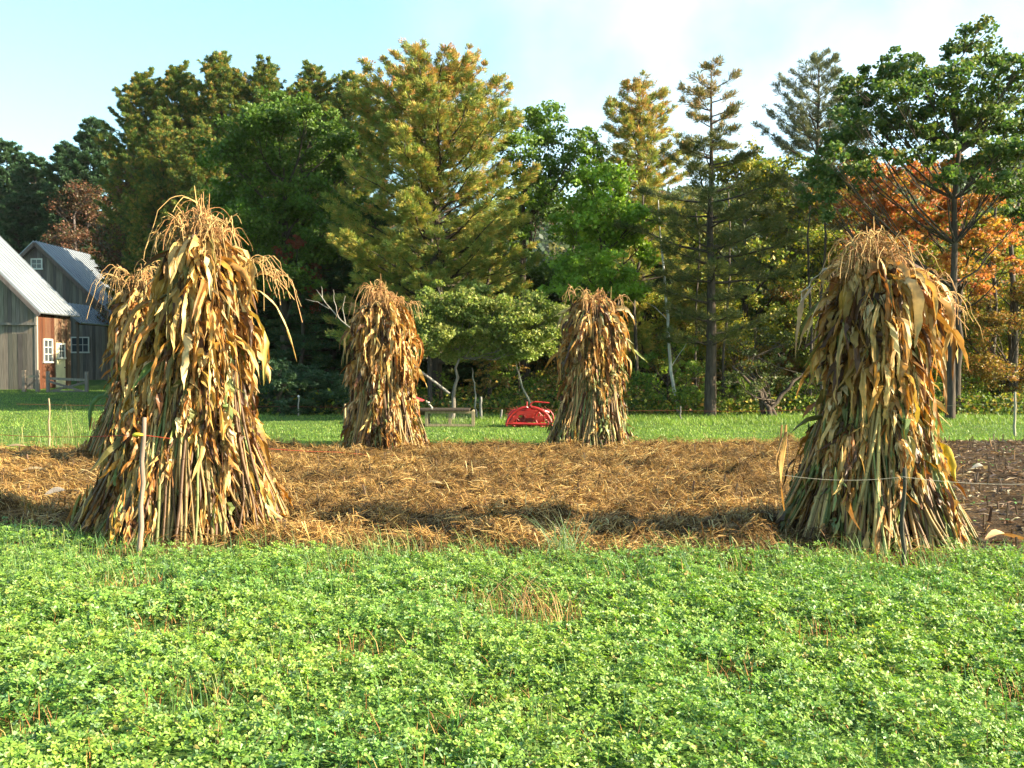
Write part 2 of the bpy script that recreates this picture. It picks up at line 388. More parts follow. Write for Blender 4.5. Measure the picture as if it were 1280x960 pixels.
pal = [(.42, .245, .07), (.56, .36, .12), (.29, .15, .04), (.13, .062, .02), (.74, .55, .24)]
cc = pick(pal, rng, n, [4, 3, 3, 1.5, .7], .2, .06)
tone = np.clip(.88 + .5 * hnoise(x, y, 2.2, 61) + .5 * hnoise(x, y, 6.5, 62), .35, 1.25)[:, None]
mb = MB(); straws(mb, x, y, fz(x, y) + rng.uniform(-.01, .07, n), rng.uniform(.08, .34, n), rng.uniform(.0018, .0042, n), rng, cc * tone, .5)
tag(mb.build('straw_mulch', M_straw), 'golden straw mulch spread over the cut field', 'straw', kind='stuff')
# residue on the bare soil
N = 10000
y = 7.6 + 11.5 * rng.random(N); x = rng.uniform(2.5, 13, N)
keep = in_field(x, y) & soil_side(x, y); x, y = x[keep], y[keep]; n = len(x)
mb = MB(); straws(mb, x, y, fz(x, y) + rng.uniform(.005, .03, n), rng.uniform(.06, .35, n), rng.uniform(.003, .013, n), rng,
                  pick([(.34, .26, .15), (.2, .12, .06), (.12, .07, .04), (.5, .4, .25), (.06, .04, .03)], rng, n, [1.5, 3, 3, .8, 3]), .2)
tag(mb.build('corn_litter', M_straw), 'pale corn leaf litter lying on the dark soil', 'litter', kind='stuff')
N = 3600
y = 7.8 + 11 * rng.random(N); x = rng.uniform(2.5, 13, N)
keep = in_field(x, y) & soil_side(x, y) & (hnoise(x, y, 4, 71) > .22); x, y = x[keep], y[keep]; n = len(x)
mb = MB(); a = rnd_unit(rng, n); nn = unit(rnd_unit(rng, n) * .6 + [0, 0, 1]); A = unit(np.cross(nn, a)) * .022; B = unit(np.cross(nn, A)) * .014
diamonds(mb, np.stack([x, y, fz(x, y) + rng.uniform(.01, .1, n)], 1), A, B, pick([(.12, .26, .06), (.2, .32, .08)], rng, n))
tag(mb.build('seedlings', M_leaf), 'small green weed seedlings on the bare soil', 'seedlings', kind='stuff')
# stubble rows
mb = MB(); P = []; Rr = []; cs = []
for row in np.arange(-17, 14, .42):
    for yy in np.arange(7.6, 19.5, .20):
        xx = row * 1.0 + rng.normal(0, .05) ; y2 = yy + rng.normal(0, .07)
        if abs(xx) > .6 * y2 + .8 or not in_field(xx, y2): continue
        ss = bool(soil_side(xx, y2))
        if rng.random() > (.55 if ss else .12): continue
        hh = rng.uniform(.07, .16) if ss else rng.uniform(.06, .13)
        z0 = float(fz(np.array(xx), np.array(y2))); lx, ly = rng.normal(0, .15, 2)
        P.append([(xx, y2, z0 - .02), (xx + lx * hh / 2, y2 + ly * hh / 2, z0 + hh / 2), (xx + lx * hh, y2 + ly * hh, z0 + hh)]); r_ = rng.uniform(.008, .013)
        Rr.append((r_ * 1.2, r_, r_ * .9)); cs.append(colmul((.13, .08, .045) if rng.random() < .85 else (.3, .18, .08), rng, 1)[0])
mb.tubes(P, Rr, 5, np.array(cs))
tag(mb.build('corn_stubble', M_stalk), 'short cut corn stubble standing in the field', 'stubble', kind='stuff')

# meadow grass ----------------------------------------------------------
N = 230000
y = 15 + 33 * rng.random(N) ** 1.35; x = (rng.random(N) - .5) * 2 * (.56 * y + 1)
keep = (y > far_edge(x) + .1 * rng.normal(size=N)) & ((y < 27.5 + .6 * rng.normal(size=N)) | (x < -6)) ; x, y = x[keep], y[keep]; n = len(x)
hh = rng.uniform(.02, .06, n) * (1 + .5 * hnoise(x, y, 2, 81)) + .09 * rng.random(n) * (y > 23) * (x > -3) + .05 * (y < far_edge(x) + .5)
pal = [(.17, .28, .04), (.23, .34, .06), (.13, .22, .04), (.32, .36, .09)]
cc = pick(pal, rng, n, [3, 3, 2, 1], .2, .06) * np.clip(1 + .3 * hnoise(x, y, 1.1, 82), .7, 1.3)[:, None]
mb = MB(); blades(mb, x, y, gz_all(x, y) - .005, hh, rng.uniform(.006, .012, n), rng.uniform(.2, 1.1, n), cc, rng, 2)
tag(mb.build('meadow_grass', M_grass), 'short sunlit meadow grass between the field and the woods', 'grass', kind='stuff')

# ------------------------------------------------------------------ corn shocks
def corn_shock(name, d, prof, top_py, nst, nleaf, ntas, seed, label, green=.25, leafscale=1.0, strays=(), extras=()):
    r = np.random.default_rng(seed)
    prof = sorted([(Z(py, d), X((a + b) / 2, d), X(b, d) - X(a, d)) for py, a, b in prof])
    zs = np.array([p[0] for p in prof]); cx = np.array([p[1] for p in prof]); rr = np.array([p[2] for p in prof]) / 2
    zs = zs - zs[0]; x0 = cx[0]; cx = cx - x0; ztop = Z(top_py, d)
    zmax = zs[-1]; rr = rr - .01 - (.03 if d < 12 else .065) * np.clip(zs / zmax * 2.0, 0, 1)
    ph = r.uniform(0, 6.28, 4)
    R_ = lambda z: np.interp(z, zs, rr); CX = lambda z: np.interp(z, zs, cx)
    e = empty(name, (x0, d, 0.02)); tag(e, label, 'corn shock', 'corn shocks standing on the cut field')
    m = 9; th = r.uniform(0, 2 * np.pi, nst); fr = np.clip(r.uniform(.3, 1, nst) ** .5, 0, 1)
    nf = int(nst * .62); th[:nf] = -np.pi / 2 + r.normal(0, 1.0, nf); fr[:nf] = r.uniform(.93, 1.04, nf)
    hgt = zmax * r.uniform(.80, 1.0, nst); t = np.linspace(0, 1, m)
    tw = r.normal(0, .38, nst)
    zz = hgt[:, None] * t[None]; ang = th[:, None] + tw[:, None] * t[None]
    rad = R_(zz) * fr[:, None] * (1 - .10 * t[None]) * (1 + .05 * np.sin(5 * ang + ph[0]) + .05 * np.sin(9 * ang + ph[1])) + r.normal(0, .008, (nst, m))
    P = np.stack([CX(zz) + rad * np.cos(ang), rad * np.sin(ang), zz], -1)
    P[:, :, :2] += r.normal(0, .02, (nst, 1, 2)) * t[None, :, None]
    Rad = (r.uniform(.009, .016, nst)[:, None] * (1 - .45 * t[None])) * (1.15 if d > 12 else 1)
    pal = [(.36, .21, .07), (.50, .35, .13), (.22, .15, .05), (.13, .065, .025), (.16, .18, .05)]
    cs = pick(pal, r, nst, [2.6, 1.6, 2.4, 3, .5 + 3.5 * green], .25)
    mb = MB(); mb.tubes(P, Rad, 6, cs)
    tn = np.linspace(.06, .9, 9)
    Pn = []; Rn = []
    for k in tn:
        i = k * (m - 1); i0 = int(i); f = i - i0; a = P[:, i0] * (1 - f) + P[:, min(i0 + 1, m - 1)] * f; dd = unit(P[:, min(i0 + 1, m - 1)] - P[:, i0])
        Pn.append(np.stack([a - dd * .008, a, a + dd * .008], 1)); q0 = Rad[:, i0]; Rn.append(np.stack([q0 * .9, q0 * 1.35, q0 * .9], 1))
    mb.tubes(np.concatenate(Pn), np.concatenate(Rn), 6, np.tile(cs * .65, (9, 1)))
    mb.build('stalks', M_stalk, e, True)
    def make_leaves(n, z, ang, rf, L, w, p0, p1, yawd, colr, m=11, rate=None, crump=1.0, tw=1.0):
        base_r = R_(z) * rf * (1 + .10 * np.sin(5 * ang + ph[0] + 3 * z) + .09 * np.sin(9 * ang + ph[1] - 4 * z) + .05 * np.sin(7 * z + ph[2]))
        B = np.stack([CX(z) + base_r * np.cos(ang), base_r * np.sin(ang), z], 1)
        t = np.linspace(0, 1, m)
        rate = r.uniform(1.2, 5.0, n) if rate is None else rate
        s = 1 - np.exp(-rate[:, None] * t[None] * 1.6); s = s / s[:, -1:]
        pit = p0[:, None] + (p1 - p0)[:, None] * s + r.normal(0, .22, (n, m)).cumsum(1) * .5 * crump
        yaw = ang[:, None] + yawd[:, None] * t[None] + r.normal(0, .25, (n, m)).cumsum(1) * crump
        D = np.stack([np.cos(pit) * np.cos(yaw), np.cos(pit) * np.sin(yaw), np.sin(pit)], -1)
        P = B[:, None] + np.concatenate([np.zeros((n, 1, 3)), np.cumsum(D[:, :-1], 1)], 1) * (L / (m - 1))[:, None, None]
        # keep the hanging part outside the bundle and off the ground
        rx = P[..., 0] - CX(P[..., 2]); ry = P[..., 1]; rad_ = np.hypot(rx, ry); aa = np.arctan2(ry, rx); zz_ = P[..., 2]; lim = R_(zz_) * rf[:, None] * (.97 + .10 * np.sin(5 * aa + ph[0] + 3 * zz_) + .09 * np.sin(9 * aa + ph[1] - 4 * zz_))
        k = np.where(rad_ < lim, lim / np.maximum(rad_, .05), 1.0) ; k = np.minimum(k, 3)
        P[..., 0] = CX(P[..., 2]) + rx * k; P[..., 1] = ry * k
        P[..., 2] = np.maximum(P[..., 2], .015)
        H = np.stack([-np.sin(yaw), np.cos(yaw), 0 * yaw], -1); U = np.cross(D, H)
        twist = r.normal(0, .6, n)[:, None] + r.normal(0, 2.2, n)[:, None] * t[None] * tw + r.normal(0, .3, (n, m)).cumsum(1) * crump
        Wd = H * np.cos(twist)[..., None] + U * np.sin(twist)[..., None]; Nn = np.cross(D, Wd)
        wp = (np.minimum(1, .40 + 2.4 * t) * (1 - t ** 2.2) ** .8 + .03)[None] * w[:, None]
        wp = wp * np.clip(1 + r.normal(0, .22, (n, m)) * crump, .35, 1.5)
        fold = r.uniform(-1.0, 1.0, n)[:, None] + r.normal(0, .3, (n, m))
        tone = colr[:, None] * (1 + .30 * (r.random((n, 1, 1)) - .5) * t[None, :, None] + .3 * (r.random((n, m, 1)) - .5))
        return P, Wd * wp[..., None], Nn * (wp * fold)[..., None], np.clip(tone, 0, 1)
    dry = [(.45, .25, .065), (.34, .145, .03), (.62, .41, .145), (.10, .042, .014), (.42, .22, .035), (.15, .14, .035)]
    front = lambda n, sp=1.05, q=.66: np.where(r.random(n) < q, -np.pi / 2 + r.normal(0, sp, n), r.uniform(0, 2 * np.pi, n))
    def dcol(n, z, w):
        cs = pick(dry, r, n, w, .25)
        gl = (r.random(n) < green * np.clip(1.5 - z / zmax * 1.8, 0, 1)); cs[gl] = pick([(.16, .21, .06), (.27, .30, .09), (.21, .17, .05)], r, gl.sum()); return cs
    mb = MB()
    # leaves drooping from the upper two thirds
    n = int(nleaf * .52); z = zmax * (.34 + .66 * r.random(n) ** .85); ang = front(n)
    up = z / zmax
    mb.ribbons(*make_leaves(n, z, ang, r.uniform(.62, 1.04, n), r.uniform(.14, .46, n) * (.75 + .35 * up), r.uniform(.011, .038, n) * leafscale,
                            r.uniform(-1.4, .45, n) - .3 * (1 - up), r.uniform(-1.7, -1.35, n), r.normal(0, 1.0, n), dcol(n, z, [3.4, 3, 3.2, 3.4, 1.3, .4])))
    # long soft ones falling from the head
    n = nleaf // 16; z = zmax * r.uniform(.6, 1, n); ang = front(n, 1.2)
    mb.ribbons(*make_leaves(n, z, ang, r.uniform(.9, 1.02, n), r.uniform(.4, .7, n), r.uniform(.014, .028, n) * leafscale, r.uniform(-.9, .6, n), r.uniform(-1.65, -1.5, n),
                            r.normal(0, .5, n), dcol(n, z, [3, 2, 4, 1, 1, .4]), 12, crump=.6))
    # sheaths and husks lying along the stalks lower down
    n = int(nleaf * .55); z = zmax * (.06 + .5 * r.random(n)); ang = front(n)
    mb.ribbons(*make_leaves(n, z, ang, r.uniform(.80, 1.04, n), r.uniform(.12, .36, n), r.uniform(.010, .024, n) * leafscale,
                            np.interp(z / zmax, [0, .5], [-1.15, -1.45]) + r.normal(0, .22, n), np.interp(z / zmax, [0, .6], [-1.1, -1.45]) + r.normal(0, .2, n), r.normal(0, .5, n), dcol(n, z, [2.2, 3, 2.6, 4, 1, .6]), 9, crump=1.0, tw=1.0))
    # sheaths that point up along the stalk
    n = int(nleaf * .22); z = zmax * r.uniform(.0, .5, n); ang = front(n)
    mb.ribbons(*make_leaves(n, z, ang, r.uniform(.95, 1.03, n), r.uniform(.12, .3, n), r.uniform(.008, .018, n) * leafscale,
                            np.interp(z / zmax, [0, .5], [1.95, 1.65]) + r.normal(0, .08, n), np.interp(z / zmax, [0, .5], [1.9, 1.65]) + r.normal(0, .1, n), r.normal(0, .3, n), dcol(n, z, [3, 2, 3, 2, 1, .5]), 7, crump=.5, tw=.6))
    # husks: pale wide bundles round the ears
    nh = max(10, nleaf // 26); zh = zmax * r.uniform(.25, .9, nh); ah = front(nh, .9, .8)
    for k in range(nh):
        q = 7; one = np.ones(q)
        mb.ribbons(*make_leaves(q, one * zh[k] + r.normal(0, .01, q), one * ah[k] + r.normal(0, .02, q), one * 1.02, r.uniform(.12, .24, q), r.uniform(.014, .026, q),
                                r.uniform(-1.5, -.2, q), r.uniform(-1.6, -1.1, q), r.normal(0, .8, q), pick([(.66, .46, .2), (.55, .28, .08), (.72, .55, .28)], r, q) , 8, crump=.5))
    n = int(nleaf * .4); z = zmax * r.uniform(.1, .95, n)
    mb.ribbons(*make_leaves(n, z, r.uniform(0, 2 * np.pi, n), r.uniform(.3, .75, n), r.uniform(.3, .6, n), r.uniform(.02, .045, n),
                            r.uniform(-1.5, 1.2, n), r.uniform(-1.6, -1, n), r.normal(0, .5, n), pick(dry, r, n), 6))
    mb.build('leaves', M_corn, e)
    strays = list(strays)
    for k in range(13 if d < 12 else 8):                     # single curled leaves standing clear of the bundle
        strays.append((r.uniform(.55, .98), -np.pi / 2 + r.choice([-1, 1, 1]) * r.uniform(.2, 1.9), r.uniform(.3, .62), r.uniform(.020, .036), colmul(dry[r.choice([0, 2, 2, 4])], r, 1)[0], r.uniform(.2, 1.2), r.uniform(-1.75, -1.3), None))
    for zf, a, L, w, col, p0, p1, lab in strays:
        mb = MB(); one = lambda v: np.array([float(v)])
        mb.ribbons(*make_leaves(1, one(zmax * zf), one(a), one(1.0), one(L), one(w), one(p0), one(p1), one(0.), np.array([col]), 14, rate=one(2.), crump=.6, tw=.8))
        o = mb.build('leaf', M_corn, e, True)
        if lab: o['label'] = lab
    def tassel(B, lean_a, lean, nb, L):
        dirv = unit(np.array([math.cos(lean_a) * lean, math.sin(lean_a) * lean, 1.0])); m = 9; t = np.linspace(0, 1, m)[:, None]
        out = []; rad = []
        bend = np.array([math.cos(lean_a) * .2, math.sin(lean_a) * .2, -1.3]) * L * .6 * lean
        out.append(B + dirv * L * .9 * t + bend * t ** 2); rad.append(.0055 - .0025 * t[:, 0])
        for k in range(nb):
            s0 = r.uniform(.05, .6); b0 = B + dirv * L * .9 * s0 + bend * s0 ** 2; az = r.uniform(0, 2 * np.pi)
            az = lean_a + r.normal(0, 1.2) if lean > .45 else az
            o_ = np.array([math.cos(az), math.sin(az), 0]); Lb = L * r.uniform(.4, 1.0); sp = r.uniform(.3, .95); dr = r.uniform(.35, 1.3)
            out.append(b0 + o_ * Lb * sp * t ** .8 + np.array([0, 0, 1.]) * Lb * ((1.15 - .3 * sp) * t - (.75 + dr) * t ** 2.0) + r.normal(0, .010, (m, 3)) * t)
            rad.append((.0046 - .0020 * t[:, 0]) * r.uniform(.7, 1.2, m))
        return out, rad
    allP, allR = [], []
    for k in range(ntas):
        a = r.uniform(0, 2 * np.pi); f = r.random() ** .5; head = ztop - zmax
        B = np.array([CX(zmax) + R_(zmax * .97) * .85 * f * math.cos(a), R_(zmax * .97) * .85 * f * math.sin(a), zmax * r.uniform(.84, 1.0) + (1 - f) * head * r.uniform(.1, .8)])
        o_, ra = tassel(B, a, r.uniform(.05, 1.1) * f, r.integers(8, 16), r.uniform(.20, .44))
        allP += o_; allR += ra
    allR = np.array(allR) * (1.35 if d > 12 else 1.0)
    cs = pick([(.46, .25, .09), (.56, .34, .14), (.32, .16, .06)], r, len(allP))
    mb = MB(); mb.tubes(np.array(allP), allR, 4, cs, cap=False); mb.build('tassels', M_tassel, e)
    for bx, by, bz, la, ln, nb, L in extras:
        o_, ra = tassel(np.array([bx - x0, by, bz]), la, ln, nb, L)
        mb = MB(); mb.tubes(np.array(o_), np.array(ra), 5, colmul((.62, .38, .16), r, len(o_))); mb.build('tassel', M_tassel, e)
    th = np.linspace(0, 2 * np.pi, 49); zt = zmax * .66
    ring = np.stack([CX(zt) + R_(zt) * .93 * np.cos(th), R_(zt) * .93 * np.sin(th), zt + .015 * np.sin(3 * th)], 1)
    mb = MB(); mb.tubes(ring, np.full(49, .004), 4, (.5, .38, .2)); mb.build('twine', M_straw, e)
    return e

d = 8.8
corn_shock('corn_shock', d, [(684,102,358),(640,126,342),(600,144,326),(550,164,312),(500,178,306),(450,192,306),(400,200,302),(350,216,290),(332,226,282),(318,236,272)],
    248, 230, 1900, 54, 1, 'large golden corn shock in the left foreground, behind the stick with the yellow insulator', .16, 1.15,
    strays=[(.93, -.1, .75, .034, (.62,.46,.2), .9, -1.6, None), (.80, -.3, .95, .034, (.66,.48,.2), .4, -1.55, None), (.72, -.05, .8, .03, (.5,.42,.1), .3, -1.6, None),
            (.90, -1.2, .7, .036, (.7,.52,.24), 1.0, -1.6, None), (.66, -1.5, .6, .04, (.68,.48,.22), .2, -1.5, None), (.93, 3.3, .4, .03, (.16,.3,.07), .3, -.3, 'green drooping leaf')],
    extras=[(X(252,d), -.05, Z(285,d), 2.8, .10, 8, .42), (X(306,d), -.05, Z(338,d), -.2, 1.15, 15, .46), (X(318,d), 0, Z(350,d), -.1, 1.3, 12, .42), (X(222,d), -.1, Z(312,d), 3.0, .8, 12, .36), (X(285,d), -.15, Z(300,d), -.4, .45, 12, .38), (X(240,d), -.15, Z(300,d), 3.4, .4, 12, .36), (X(266,d), -.15, Z(300,d), -1.2, .4, 12, .36)])
d = 14.6
corn_shock('corn_shock', d, [(578,108,238),(550,119,234),(520,131,228),(490,139,222),(450,146,218),(410,148,213),(380,155,205),(358,163,197)],
    312, 170, 1300, 26, 2, 'big corn shock half hidden behind the left foreground shock', .35, 1.2,
    strays=[(.36, 3.3, .7, .035, (.10,.2,.05), .7, -1.5, 'dark green arching leaf')],
    extras=[(X(168,d), 0, Z(350,d), 3.0, .8, 14, .6), (X(178,d), 0, Z(345,d), .2, .5, 12, .55), (X(162,d), -.1, Z(355,d), 3.3, 1.1, 12, .55)])
d = 16.5
corn_shock('corn_shock', d, [(566,428,532),(540,433,526),(510,437,520),(480,439,518),(450,440,518),(420,438,518),(405,440,514),(392,446,508),(380,456,500)],
    352, 150, 1300, 44, 3, 'narrow golden corn shock left of the wire cage hutch', .18, 1.2,
    strays=[(.8, 3.1, .5, .03, (.4,.3,.12), .8, -1.55, None)],
    extras=[(X(482,d), 0, Z(378,d), 1.5, .1, 10, .4), (X(450,d), 0, Z(388,d), 3.1, .8, 10, .34), (X(508,d), 0, Z(385,d), 0, .8, 10, .3)])
d = 17.2
corn_shock('corn_shock', d, [(558,682,790),(535,690,784),(510,699,780),(480,705,778),(450,704,780),(420,704,782),(400,708,778),(385,716,770),(374,724,762)],
    352, 150, 1100, 42, 4, 'corn shock with greenish foot right of the red hay rake', .55, 1.2,
    strays=[(.92, 0, .55, .05, (.55,.42,.22), .8, -1.55, None), (.7, -.2, .5, .03, (.3,.3,.1), .5, -1.5, None), (.62, -1.3, .35, .05, (.66,.42,.03), -.6, -1.5, 'bright yellow leaf'),
            (.9, 3.2, .6, .03, (.4,.3,.15), .8, -1.5, None)],
    extras=[(X(720,d), 0, Z(372,d), 2.6, .4, 9, .42), (X(768,d), 0, Z(378,d), 0, .7, 10, .36), (X(763,d), 0, Z(385,d), 0, .03, 3, .4)])
d = 8.3
corn_shock('corn_shock', d, [(694,976,1206),(650,992,1188),(600,1010,1170),(550,1024,1156),(500,1032,1148),(450,1032,1148),(410,1034,1160),(380,1044,1152),(362,1054,1120),(345,1064,1106)],
    286, 220, 1700, 52, 5, 'large corn shock in the right foreground, in front of the bare soil', .38, 1.15,
    strays=[(.93, .1, .8, .034, (.66,.5,.24), .9, -1.6, None), (.86, -.2, .75, .036, (.62,.48,.24), .5, -1.6, None), (.78, .05, .6, .034, (.6,.46,.22), .3, -1.5, None),
            (.34, -.15, .4, .035, (.66,.46,.04), -.2, -1.55, 'bright yellow hanging leaf'), (.52, -1.1, .3, .04, (.6,.5,.1), .1, -1.2, 'yellow green leaf'),
            (.95, 2.9, .8, .045, (.5,.4,.26), .5, -1.6, None), (.9, -1.4, .7, .042, (.56,.42,.2), .5, -1.6, None), (.9, 3.3, .9, .03, (.45,.26,.1), .4, -1.6, None)],
    extras=[(X(1086,d), -.1, Z(330,d), 1.5, .05, 6, .42), (X(1072,d), -.1, Z(335,d), 2.8, .3, 14, .44), (X(1098,d), -.1, Z(335,d), -.2, .3, 14, .42), (X(1150,d), -.1, Z(385,d), 0, 1.0, 15, .44), (X(1140,d), -.15, Z(370,d), -.2, .7, 15, .40), (X(1165,d), 0, Z(395,d), .1, 1.2, 12, .38), (X(1120,d), -.2, Z(365,d), -.6, .8, 12, .36)])

# ------------------------------------------------------------------ trees
BARK = (.09, .07, .055)
def bez(a, b, c, m):
    t = np.linspace(0, 1, m)[:, None]; return (1 - t) ** 2 * a + 2 * t * (1 - t) * b + t ** 2 * c
def broadleaf(name, loc, H, lobes, leaf, nper, pal, w, seed, trunk_r=.16, label=None, group=None, trunk_top=.7, bark=BARK, lean=0., twig=2, dens=1.0, cat='tree', stems=1, flat=.75, zmin=.18, limb=.05, limbp=1.0):
    """lobes: (x, y, z, radius) relative to the tree's base. leaves sit in clumps on every lobe"""
    r = np.random.default_rng(seed); e = empty(name, loc); lobes = np.asarray(lobes, float)
    tb = MB(); trunks = []
    for s in range(stems):
        tp = np.array([lean + r.normal(0, .25) * (stems > 1) * 2, r.normal(0, .2), H * trunk_top]); m = 9
        P = bez(np.array([0, 0, -.15]) + (r.normal(0, .12, 3) * [1, 1, 0] if stems > 1 else 0), np.array([lean * .3, 0, H * trunk_top * .5]) + r.normal(0, .1, 3), tp, m)
        P[1:-1] += r.normal(0, .035, (m - 2, 3)) * [1, 1, 0]
        rd = trunk_r / stems ** .5 * np.linspace(1.15, .4, m); rd[0] *= 1.25
        tb.tubes(P, rd, 8, bark); trunks.append((P, rd))
    leafC = []; leafcol = []
    bp = []; br = []
    for lx, ly, lz, lr in lobes:
        c = np.array([lx, ly, lz]); P, rd = trunks[r.integers(len(trunks))]
        zt = np.clip(lz - .9 * np.hypot(lx, ly) - lr * .4, zmin * H, H * trunk_top); i = np.argmin(np.abs(P[:, 2] - zt))
        a = P[i]; skip = r.random() > limbp; mid = (a + c) / 2 + np.array([0, 0, -.12 * np.linalg.norm(c - a)]) + r.normal(0, .12, 3)
        q = bez(a, mid, c, 7); q[1:-1] += r.normal(0, .03, (5, 3)); bp.append(q if not skip else q[[5, 5, 5, 6, 6, 6, 6]] + np.arange(7)[:, None] * .002); br.append(np.linspace(min(rd[i] * .55, limb + .02 * lr) if not skip else .006, .006, 7))
        nk = max(4, int(7 * lr ** 1.2 * 3)); cl = rnd_unit(r, nk) * (r.random((nk, 1)) ** .4) * lr * np.array([1, 1, flat]) + c
        for k in cl[: nk if twig else 0]:
            if r.random() < .25 * twig:
                b0 = q[r.integers(3, 7)]; bp.append(bez(b0, (b0 + k) / 2 + r.normal(0, .06, 3), k, 7)); br.append(np.linspace(.014, .005, 7))
        per = int(nper * lr ** 2 / nk * dens); cr = lr * r.uniform(.26, .62, nk) * (1.5 if cat == 'tree' and leaf < .08 else 1)
        tone = 1 + r.uniform(-.16, .16, (nk, 1))
        col = pick(pal, r, nk, w, .08, .04) if r.random() < .5 else None
        for k in range(nk):
            L = rnd_unit(r, per) * (r.random((per, 1)) ** .5) * cr[k] * np.array([1, 1, .6]) + cl[k]
            leafC.append(L); cc = pick(pal, r, per, w, .2, .07)
            if col is not None: cc = cc * .5 + col[k] * .5
            leafcol.append(cc * tone[k])
    tb.tubes(np.array(bp), np.array(br), 5, bark, cap=False)
    tb.build('trunk', M_bark, e, True)
    if nper > 0:
        Cn = np.concatenate(leafC); n = len(Cn); nn = unit(rnd_unit(r, n) + np.array([0, 0, .5])); a = unit(np.cross(nn, rnd_unit(r, n)))
        s = leaf * r.uniform(.7, 1.25, (n, 1)) / 2
        mb = MB(); diamonds(mb, Cn, a * s, np.cross(nn, a) * s * .7, np.concatenate(leafcol)); mb.build('crown', M_leaf, e)
    if label: tag(e, label, cat, group)
    return e
def pxlobes(base_px, d, L, r, depth=1.0):
    """outline read off the photograph: (px, py, radius px) -> real positions round a tree standing at distance d"""
    out = []
    for px, py, rad in L:
        yy = r.uniform(-depth, depth); dd = d + yy
        out.append((X(px, dd) - X(base_px, d), yy, Z(py, dd), rad / 1250 * dd * 1.15))
    return out
def pine(name, loc, H, prof, pal, w, seed, clear=.1, tier=.42, nb=6, needle=.15, dens=1.0, label=None, group=None, upsweep=.35, trunk_r=.15, toppal=None, gap=.0, nwidth=.1, droop=0., cat='pine'):
    """prof: list of (height fraction, radius). whorled boughs carrying flat sprays of needle tufts"""
    r = np.random.default_rng(seed); e = empty(name, loc); tb = MB(); m = 10
    P = np.zeros((m, 3)); P[:, 2] = np.linspace(-.2, H, m); P[1:, :2] += r.normal(0, .04, (m - 1, 2)).cumsum(0) * .5
    tb.tubes(P, trunk_r * np.linspace(1.15, .08, m), 8, BARK)
    pf = np.array([p[0] for p in prof]); pr = np.array([p[1] for p in prof])
    tc_, ta, tcol = [], [], []; bp, br = [], []
    z = clear * H
    while z < H * .985:
        f = z / H; R = np.interp(f, pf, pr); k = nb if f < .8 else max(4, nb - 1); a0 = r.uniform(0, 6.28)
        for j in range(k):
            if r.random() < gap: continue
            az = a0 + j * 2 * np.pi / k + r.normal(0, .25); L = R * r.uniform(.62, 1.12); zz = z + r.normal(0, tier * .25)
            up = upsweep * (.25 + .9 * f) + r.normal(0, .08)
            b = np.array([np.interp(zz, P[:, 2], P[:, 0]), np.interp(zz, P[:, 2], P[:, 1]), zz])
            o = np.array([math.cos(az), math.sin(az), 0]); mm = 7; t = np.linspace(0, 1, mm)[:, None]
            q = b + o * L * t + np.array([0, 0, 1.]) * L * (up * t + (.18 - droop) * t ** 2 - .1 * t) + r.normal(0, .02 * L, (mm, 3)) * t
            bp.append(q); br.append(np.linspace(.012 + .013 * L, .004, mm))
            sdv = np.array([-math.sin(az), math.cos(az), 0]); nt = max(6, int(L * 15))
            tt = r.uniform(.18, 1, nt) ** .8; side = r.choice([-1, 1], nt)
            qi = np.stack([np.interp(tt, t[:, 0], q[:, i]) for i in range(3)], 1)
            sl = L * .34 * (1.08 - tt) + .08
            tip = qi + (sdv * side[:, None] * r.uniform(.4, 1, (nt, 1)) + o * .55 + np.array([0, 0, .12 + .1 * up])) * (sl * r.uniform(.5, 1.1, nt))[:, None]
            steps = 3
            for s_ in range(1, steps + 1):
                c = qi + (tip - qi) * s_ / steps + r.normal(0, .03, (nt, 3)); tc_.append(c); ta.append(unit(tip - qi + [0, 0, .06]))
                cc = pick(pal, r, nt, w, .16, .05)
                if toppal is not None:
                    k2 = r.random(nt) < np.clip((f - toppal[1]) * toppal[2], 0, .8); cc[k2] = pick(toppal[0], r, k2.sum(), None, .15)
                tcol.append(cc)
        z += tier * r.uniform(.75, 1.25) * (1.0 if f < .7 else .75)
    tb.tubes(np.array(bp), np.array(br), 4, BARK, cap=False); tb.build('trunk', M_bark, e, True)
    tc_ = np.concatenate(tc_); ta = np.concatenate(ta); tcol = np.concatenate(tcol); per = max(3, int(7 * dens))
    Cn = np.repeat(tc_, per, 0); A = np.repeat(ta, per, 0); cc = np.repeat(tcol, per, 0); n = len(Cn)
    A = unit(A + rnd_unit(r, n) * .75 + [0, 0, .12]); Cn = Cn + A * needle * .5 + rnd_unit(r, n) * .05
    B = unit(np.cross(A, rnd_unit(r, n))); s = needle * r.uniform(.7, 1.2, (n, 1)) / 2
    mb = MB(); diamonds(mb, Cn, A * s, B * s * nwidth * 2, colmul(cc, r, n, .12, .03)); mb.build('crown', M_needle, e)
    if label: tag(e, label, cat, group)
    return e
def gz(x, y): return float(gz_all(np.array(float(x)), np.array(float(y))))
def spot(px, d): x = X(px, d); return (x, d, gz(x, d))

G_dark = [(.05, .095, .018), (.075, .135, .02), (.11, .175, .025)]
G_mid = [(.08, .16, .02), (.12, .21, .025), (.18, .27, .035)]
G_yel = [(.18, .24, .03), (.28, .3, .04), (.10, .16, .03), (.42, .34, .05)]
G_org = [(.60, .21, .06), (.64, .31, .07), (.54, .15, .08), (.28, .22, .05)]
NEED_gold = [(.30, .34, .07), (.42, .39, .08), (.18, .26, .06), (.5, .37, .09)]
NEED_top = [(.66, .36, .14), (.56, .36, .10), (.32, .40, .14)]
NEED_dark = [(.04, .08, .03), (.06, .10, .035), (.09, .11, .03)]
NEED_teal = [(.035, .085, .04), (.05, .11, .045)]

rr = np.random.default_rng(5)
